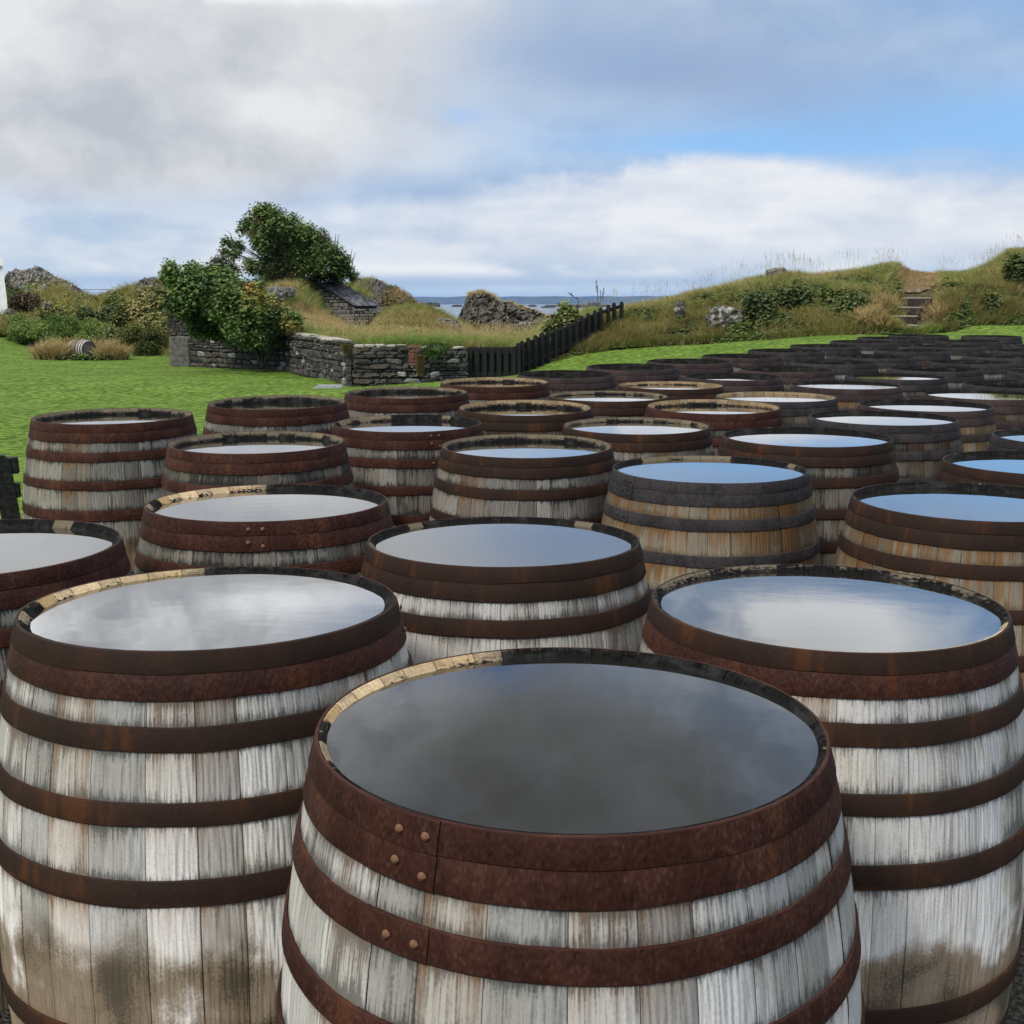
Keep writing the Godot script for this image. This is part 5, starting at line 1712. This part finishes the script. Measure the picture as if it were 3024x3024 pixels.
	var list := [
		[70, 975, 48, 50, 41.6, lance, "fresh", "bright green willowherb clump at the left end of the hedge", "fresh green"],
		[135, 985, 50, 46, 41.0, lance, "fresh", "green bushy clump behind the dry grass ring, second from the hedge's left end", ""],
		[190, 960, 52, 46, 42.2, lance, "fresh", "tall green clump standing behind the lying cask", ""],
		[75, 895, 46, 26, 46.0, round_, "brown", "dark brown heather mound beside the white building", ""],
		[150, 920, 44, 22, 45.0, round_, "olive", "grey green low bush right of the brown heather mound", ""],
		[255, 935, 46, 34, 44.0, round_, "dark", "dark shadowy bush in the middle of the left bank", ""],
		[320, 925, 40, 44, 43.4, round_, "dark", "dark bush with pale dead stems right of the shadowy one", ""],
		[290, 985, 54, 42, 40.8, lance, "fresh", "green weed clump with pale seed stalks right behind the dry grass ring", ""],
		[345, 985, 20, 18, 40.2, round_, "dark", "small round dark leaved bush at the right end of the dry grass ring", ""],
		[400, 920, 60, 52, 43.0, round_, "olive", "large mixed bramble bush below the brown rock knob", ""],
		[455, 900, 50, 50, 43.0, round_, "olive", "bramble bush touching the leafy shrub's left side", ""],
		[395, 1010, 56, 44, 39.4, lance, "olive", "yellow green tall weed clump on the lawn edge, right of the dry grass ring", ""],
		[460, 1010, 46, 50, 38.2, lance, "olive", "olive weed clump on the lawn edge, left of the concrete pillar", ""],
		[450, 960, 50, 40, 40.0, round_, "olive", "tawny bush above the olive weed clump by the pillar", ""],
		[3006, 800, 44, 48, 28.6, round_, "dark", "dark heather knob on top of the bank at the right photo edge", ""],
		[2905, 900, 36, 26, 27.0, round_, "dark", "dark low bush in the bank right of the wooden steps", ""],
		[2500, 905, 44, 26, 26.4, round_, "dark", "dark leafy bush in the bank left of the wooden steps", ""],
		[2330, 880, 50, 24, 27.2, round_, "dark", "dark bush in the bank below the mossy stone knob", ""],
		[2230, 905, 44, 26, 26.6, round_, "dark", "dark bush right above the big lichen white boulder", ""]]
	for i in list.size():
		var l: Array = list[i]
		var d: float = l[4]
		var k := d / FOCAL
		var bl := []
		rng.seed = 300 + i
		for j in 6:
			var off := Vector3(rng.randf_range(-0.6, 0.6) * l[2] * k, rng.randf_range(-0.6, 0.45) * l[3] * k, rng.randf_range(-0.6, 0.5))
			bl.append([W(l[0], l[1], d) + off, (l[2] + l[3]) * 0.5 * k * rng.randf_range(0.42, 0.62), Vector3(1.0, 0.9, 1.0)])
		bush("bush", l[7], "bush", bl, int(900.0 * (l[2] * l[3]) / 2000.0), l[5], pal[l[6]], Vector3(W(l[0], l[1], d).x, W(l[0], l[1] + l[3], d).y - 0.2, -d), "bushes of the left bank" if i < 14 else "bushes in the grassy bank", "bark", 400 + i, 0.4)
	# climber on the picket fence
	B = []
	for p in [[1690, 925, 16], [1680, 940, 22], [1660, 948, 24], [1640, 960, 22], [1620, 972, 16], [1612, 982, 10], [1665, 908, 12], [1700, 945, 12]]: B.append([W(p[0], p[1], 26.6), p[2] / FOCAL * 26.6])
	bush("climber", "yellow green climbing plant leaning over the picket fence", "plant", B, 420, lobed.slice(0, 2), [lin_c(0.08, 0.10, 0.03), lin_c(0.15, 0.18, 0.05), lin_c(0.22, 0.23, 0.08)], W(1665, 1010, 26.7), "", "bare", 55, 0.2)
	# fern and hanging tuft on the low wall
	B = []
	for p in [[1285, 1032, 12], [1272, 1036, 8], [1300, 1034, 8]]: B.append([W(p[0], p[1], 23.75), p[2] / FOCAL * 23.75])
	bush("fern", "small green fern growing from the top of the low wall", "plant", B, 40, [lance[1]], [g_mid, g_lit], W(1286, 1042, 23.9), "", "bark", 56, 0.2)

func hang(at: Vector3, w: float, h: float, n: int, colours: Array, label: String, seed_: int) -> void:
	rng.seed = seed_
	var o := base("hanging_grass", at, label, "grass tuft")
	var xf := []; var cs := []
	var one := tuft(3, 0.12, 0.015, 0.007, 1.2, 41)
	for i in n:
		var t := pow(rng.randf(), 1.3)
		var x := rng.randfn() * w * 0.26 * (1.0 - t * 0.6)
		var b := Basis(Vector3.UP, rng.randf_range(-0.9, 0.9)) * Basis(Vector3.RIGHT, rng.randf_range(1.7, 2.9))
		xf.append(Transform3D(b.scaled(Vector3.ONE * rng.randf_range(0.7, 1.3)), Vector3(x, -t * h * 0.85, rng.randf_range(-0.01, 0.05))))
		cs.append(vary(colours[rng.randi() % colours.size()], 0.35))
	multi("blades", one, M.grass, xf, cs, o)

func grasses() -> void:
	var green := lin_c(0.165, 0.244, 0.055); var olive := lin_c(0.259, 0.259, 0.084); var straw := lin_c(0.40, 0.31, 0.15); var tawny := lin_c(0.329, 0.234, 0.108); var brown := lin_c(0.144, 0.106, 0.050); var dark := lin_c(0.060, 0.072, 0.024)
	var t_long := tuft(16, 0.36, 0.13, 0.013, 0.55, 11)
	var t_low := tuft(18, 0.17, 0.13, 0.012, 0.5, 12)
	var t_fine := stalks(4, 0.62, 0.2, 0.0045, 13)
	var leafy := spray(14, 0.085, 0.14, 2, 14)
	# bank on the right
	var pick := func(a: float, b: float, p: Vector3):
		var n := fine.get_noise_3dv(p * 16.0) + 0.4 * fine.get_noise_3dv(p * 60.0)
		var u := a * 19.0
		var gully := smoothstep(10.6, 11.3, u) * (1.0 - smoothstep(12.6, 13.3, u))
		if gully > 0.6 and b < 0.72: return null if b < 0.52 else [1, rng.randf_range(0.4, 0.8), vary(tawny.lerp(straw, rng.randf() * 0.4), 0.3)]
		if gully > 0.05: return [0, rng.randf_range(0.3, 0.6), vary(tawny.lerp(straw, rng.randf() * 0.6), 0.25)]
		if b > 0.42 and (n > -0.08 or b > 0.56):
			var c := green.lerp(olive, rng.randf()).lerp(straw, clampf(n * 0.7 + rng.randf() * 0.4 + (0.35 if u < 9.0 and b > 0.55 else 0.0), 0.0, 0.85))
			return [0, rng.randf_range(0.4, 0.75), vary(c, 0.3)]
		if n > 0.12: return [0, rng.randf_range(0.45, 0.8), vary(olive.lerp(tawny, rng.randf() * 0.7), 0.35)]
		if n < -0.02: return [2, rng.randf_range(0.8, 1.4), vary(dark.lerp(green, rng.randf() * 0.5), 0.35)]
		return [1, rng.randf_range(0.8, 1.6), vary(olive.lerp(brown, rng.randf()), 0.3)]
	cover("bank_grass", Bank, 30000, [t_long, t_low, leafy], M.grass, 0.03, 1.0, 0.0, 0.78, pick, null, 31)
	cover("seeding_grass", Bank, 280, [t_fine], M.grass, 0.12, 1.0, 0.56, 0.74, func(a, b, p): return null if a * 19.0 > 11.0 and a * 19.0 < 13.0 else [0, rng.randf_range(0.3, 1.1), vary(lin_c(0.40, 0.34, 0.22), 0.3)], null, 32)
	cover("foot_grass", Bank, 2600, [t_long], M.grass, 0.06, 1.0, 0.0, 0.06, func(a, b, p): return [0, rng.randf_range(0.35, 0.65), vary(olive.lerp(green, rng.randf()), 0.3)], null, 33)
	# meadow behind the walls
	cover("meadow_grass", Meadow, 22000, [t_long, t_low, t_fine], M.grass, 0.1, 0.97, 0.22, 0.82, func(a, b, p):
		var n := fine.get_noise_3dv(p * 14.0)
		var c := green.lerp(straw, clampf(0.25 + n * 1.6 + (0.3 if a < 0.5 else 0.0) - (0.35 if b < 0.4 else 0.0) + rng.randf_range(-0.25, 0.35), 0.0, 1.0))
		if rng.randf() < 0.06: return [2, rng.randf_range(0.5, 0.8), vary(straw, 0.2)]
		return [0, rng.randf_range(0.4, 0.75), vary(c, 0.25)], null, 34)
	cover("knoll_grass", Knoll, 5200, [t_long], M.grass, 0.0, 1.0, 0.0, 0.8, func(a, b, p):
		var c := lin_c(0.19, 0.22, 0.06).lerp(olive, rng.randf() * 0.6)
		if b < 0.45: c = olive.lerp(tawny, rng.randf())
		return [0, rng.randf_range(0.5, 0.95), vary(c, 0.25)], null, 35)
	cover("hill_grass", Behind, 7500, [t_long, leafy], M.grass, 0.0, 1.0, 0.0, 0.78, func(a, b, p):
		var n := fine.get_noise_3dv(p * 16.0)
		if a > 0.6:
			return [1, rng.randf_range(1.0, 2.0), vary(brown.lerp(dark, rng.randf()), 0.35)] if n < 0.2 else [0, 0.8, vary(tawny, 0.3)]
		if b < 0.25: return [0, rng.randf_range(0.7, 1.2), vary(tawny.lerp(straw, rng.randf() * 0.8), 0.25)]
		return [0, rng.randf_range(0.7, 1.3), vary(green.lerp(olive, rng.randf()).lerp(straw, clampf(n + 0.1, 0.0, 0.6)), 0.25)], null, 36)
	cover("left_grass", Left, 11000, [t_long, leafy, t_low], M.grass, 0.0, 1.0, 0.0, 0.76, func(a, b, p):
		var n := fine.get_noise_3dv(p * 13.0) + 0.3 * fine.get_noise_3dv(p * 50.0)
		if n > 0.1: return [0, rng.randf_range(0.8, 1.5), vary(olive.lerp(tawny, rng.randf() * 0.6), 0.3)]
		if n < -0.12: return [1, rng.randf_range(1.2, 2.4), vary(dark.lerp(green, rng.randf() * 0.7), 0.35)]
		return [1, rng.randf_range(1.0, 2.0), vary(olive.lerp(green, rng.randf()), 0.3)], null, 37)
	# straw tufts by the steps and on the boulder
	for s in [[2572, 950, 25.1, 150, "brown dry grass spilling over at the left of the lower steps"], [2612, 900, 26.1, 70, "brown dry grass left of the upper steps"], [2768, 930, 25.9, 60, "dry grass hanging along the right side of the steps"]]:
		rng.seed = int(s[0])
		var at := W(s[0], s[1], s[2])
		var o := base("grass_tuft", at, s[4], "grass tuft")
		var xf := []; var cs := []
		for i in int(s[3]):
			xf.append(pose(Vector3(rng.randfn() * 0.13, rng.randfn() * 0.12, rng.randfn() * 0.16 - 0.05), rng.randf_range(0.4, 0.75), 0.9))
			cs.append(vary(tawny.lerp(straw, rng.randf() * 0.5), 0.25))
		multi("blades", t_long, M.grass, xf, cs, o)
	var bt := base("grass_tuft", W(835, 838, 36.3), "straw tuft leaning over the square grey boulder", "grass tuft")
	var xf2 := []; var cs2 := []
	for i in 60:
		xf2.append(pose(Vector3(rng.randfn() * 0.2, -0.1 - absf(rng.randfn()) * 0.06, rng.randfn() * 0.1), rng.randf_range(0.5, 0.9), 0.6))
		cs2.append(vary(straw, 0.25))
	multi("blades", t_long, M.grass, xf2, cs2, bt)
	hang(W(1237, 1050, 23.62), 0.17, 0.42, 240, [lin_c(0.13, 0.095, 0.035), lin_c(0.20, 0.15, 0.06), lin_c(0.10, 0.10, 0.03)], "brown tuft hanging down the low wall below the brick pier", 3)
	hang(W(1019, 1018, 23.7), 0.16, 0.20, 160, [lin_c(0.20, 0.15, 0.06), lin_c(0.13, 0.10, 0.04)], "dry tuft drooping over the wooden post between the walls", 4)
	var pc := base("grass_tuft", W(530, 928, 31.8), "low grass growing on top of the concrete pillar", "grass tuft")
	xf2 = []; cs2 = []
	for i in 40:
		xf2.append(pose(Vector3(rng.randf_range(-0.3, 0.3), -0.02, rng.randf_range(-0.2, 0.2)), rng.randf_range(0.4, 0.7), 0.4))
		cs2.append(vary(olive.lerp(brown, rng.randf()), 0.25))
	multi("blades", t_low, M.grass, xf2, cs2, pc)
	# the dry grass ring round the lying cask
	rng.seed = 61
	var ctr := W(242, 1040, 35.2)
	ctr.y = land_y(ctr.x, ctr.z)
	var ring := base("dry_grass", ctr, "ring of dry straw grass with low green weeds round the lying cask", "grass clump")
	var a1 := []; var c1 := []; var a2 := []; var c2 := []; var a3 := []; var c3 := []
	for i in 900:
		var a := rng.randf() * TAU
		var r := sqrt(rng.randf_range(0.15, 1.0))
		var p := Vector3(cos(a) * r * 1.18, 0, sin(a) * r * 0.55)
		if p.z > 0.0 and absf(p.x - 0.1) < 0.6: continue
		if absf(p.x - 0.1) < 0.55 and absf(p.z) < 0.32: continue
		a1.append(pose(p, rng.randf_range(1.1, 1.8), 0.2)); c1.append(vary(straw.lerp(tawny, rng.randf() * 0.8), 0.2))
		if i % 3 == 0: a3.append(pose(p, rng.randf_range(0.8, 1.1), 0.2)); c3.append(vary(straw, 0.2))
	for i in 420:
		var a := rng.randf() * TAU
		var p := Vector3(cos(a) * 1.22, rng.randf_range(0.0, 0.16), sin(a) * 0.6) * rng.randf_range(0.85, 1.05)
		a2.append(pose(p, rng.randf_range(0.7, 1.2), 0.4)); c2.append(vary(dark.lerp(green, rng.randf() * 0.8), 0.3))
	multi("straw", t_long, M.grass, a1, c1, ring)
	multi("weeds", leafy, M.grass, a2, c2, ring)
	multi("seed_stalks", t_fine, M.grass, a3, c3, ring)
	# mown lawn
	rng.seed = 71
	var t_lawn := tuft(9, 0.045, 0.07, 0.006, 0.5, 15)
	var xl := []; var cl := []
	var tries := 0
	while xl.size() < 42000 and tries < 160000:
		tries += 1
		var z := -lerpf(4.5, 38.0, pow(rng.randf(), 1.6))
		var x := rng.randf_range(-0.46, 0.30) * absf(z)
		if yard_side(x, z) > -0.15: continue
		if z < -23.0 and x > -9.0 and x < 1.0: continue
		if z < -25.5 and x > 1.0: continue
		var n := fine.get_noise_2d(x * 14.0, z * 14.0)
		xl.append(pose(Vector3(x, land_y(x, z), z), rng.randf_range(0.5, 1.05) * (1.0 + 0.3 * n), 0.15))
		var n_wide := lumps.get_noise_2d(x * 7.0, z * 7.0)
		var lc := lin_c(0.135, 0.22, 0.03).lerp(lin_c(0.17, 0.255, 0.044), clampf(0.5 + n * 0.7 + n_wide, 0.0, 1.0))
		cl.append(vary(lc.lerp(lin_c(0.18, 0.175, 0.06), clampf(n_wide * 1.2 - 0.15 + rng.randf_range(-0.1, 0.1), 0.0, 0.5)), 0.10))
	tag(multi("lawn_grass", t_lawn, M.grass, xl, cl), "", "", "", "stuff")

func oddments() -> void:
	# the cask lying in the dry grass
	var ctr := W(240, 1036, 35.2)
	ctr.y = land_y(ctr.x, ctr.z) + 0.30
	var o := base("lying_cask", ctr, "small dark cask with pale hoops lying on its side in the dry grass", "cask")
	var pivot := Basis(Vector3.UP, -0.62) * Basis(Vector3.BACK, -PI * 0.5)
	o.basis = pivot.scaled(Vector3.ONE * 0.74)
	var off := Vector3(0, -1.5 * R, 0)
	var st_ := put("staves", stave_far, null, o)
	st_.set_surface_override_material(0, M.wood2); st_.set_surface_override_material(1, M.chime5)
	st_.position = off
	var pale := mottled(lin(0.40, 0.38, 0.34), lin(0.66, 0.65, 0.62), 0.03, 3.0)
	for h in [[0.0, 0.13], [0.35, 0.46], [0.72, 0.82], [2.2, 2.3], [2.55, 2.65], [2.86, 3.0]]:
		var st := start(true)
		for i in 40:
			var a := TAU * i / 40.0; var b := TAU * (i + 1) / 40.0
			var r0: float = belly(h[0]) * R + 0.008; var r1: float = belly(h[1]) * R + 0.008
			quad(st, Vector3(cos(a) * r1, (3.0 - h[1]) * R, sin(a) * r1), Vector3(cos(b) * r1, (3.0 - h[1]) * R, sin(b) * r1), Vector3(cos(b) * r0, (3.0 - h[0]) * R, sin(b) * r0), Vector3(cos(a) * r0, (3.0 - h[0]) * R, sin(a) * r0))
		put("hoop", done(st), pale, o).position = off
	var hd := put("head", disc(0.94 * R), M.concrete, o)
	hd.position = off + Vector3(0, 2.93 * R, 0)
	# slab in the lawn, a stub on the wall, a tall dry weed
	var s := W(972, 1146, 22.9)
	o = base("stone_slab", Vector3(s.x, land_y(s.x, s.z) + 0.015, s.z), "flat grey slab lying in the lawn before the wall end", "slab")
	var st := start()
	chunk(st, Transform3D.IDENTITY, Vector3(0.52, 0.045, 0.34), 0.01, 0.15)
	put("slab", done(st), M.slab, o)
	bar("rim", o, Vector3(-0.24, 0.035, 0.14), Vector3(0.24, 0.035, 0.14), 0.05, 0.03, M.slab)
	bar("rim", o, Vector3(-0.24, 0.035, -0.14), Vector3(0.24, 0.035, -0.14), 0.05, 0.03, M.slab)
	var w := W(945, 992, 26.2)
	o = base("iron_stub", w, "short rusty iron stub standing on the long rubble wall", "post")
	bar("shaft", o, Vector3(0, -0.06, 0), Vector3(0, 0.045, 0), 0.055, 0.055, M.post_rust)
	bar("collar", o, Vector3(0, 0.045, 0), Vector3(0, 0.062, 0), 0.07, 0.07, M.post_rust)
	# bits of straw on the casks
	for d in [[2040, 1812, 2070, 1796, 2.27, "pale bit of straw floating on the water of the front right cask"], [2188, 1945, 2276, 1977, 2.05, "dry stalk stuck under the step of the front right cask's top hoops"]]:
		var e0 := W(d[0], d[1], d[4]); var e1 := W(d[2], d[3], d[4] + (0.05 if d[0] < 2100 else 0.0))
		if d[0] < 2100:
			# on the level of the water
			var lev: float = EYE - 0.633 - 0.0085
			e0 = Vector3(0, EYE, 0) + (e0 - Vector3(0, EYE, 0)) * ((lev - EYE) / (e0.y - EYE))
			e1 = Vector3(0, EYE, 0) + (e1 - Vector3(0, EYE, 0)) * ((lev - EYE) / (e1.y - EYE))
		o = base("dry_stalk", (e0 + e1) * 0.5, d[5], "straw")
		st = start(true)
		tube(st, [e0 - o.position, Vector3(0.002, 0.001, 0), e1 - o.position], 0.0012, 0.0007, 4)
		put("stem", done(st), M.nosing, o)
	rng.seed = 91
	for k in 2:
		o = base("dry_weed", W([1772, 1705][k], [925, 905][k], [27.2, 27.0][k]), ["tall dry weed with seed heads rising behind the fence", "bent dry weed stem left of the tall seeding weed"][k], "plant")
		st = start(true)
		var heads := start()
		for i in [5, 2][k]:
			var x := rng.randf_range(-0.12, 0.12)
			var top := Vector3(x * 1.6 + (0.0 if k == 0 else -0.25), [rng.randf_range(0.5, 0.78), 0.3][k], rng.randf_range(-0.1, 0.1))
			tube(st, [Vector3(x * 0.5, -0.25, 0), Vector3(x, top.y * 0.5, 0), top], 0.006, 0.003, 4)
			for j in 9:
				var b := rng.randf() * TAU
				var t := rng.randf_range(0.55, 1.0)
				blade(heads, Vector3(x, top.y * 0.5, 0).lerp(top, (t - 0.5) * 2.0), Vector3(cos(b) * 0.05, 0.05, sin(b) * 0.05), Vector3(-sin(b), 0, cos(b)), 0.02, Vector3.ZERO, 1)
		put("stems", done(st), M.bare, o)
		put("seed_heads", done(heads), M.bare, o)
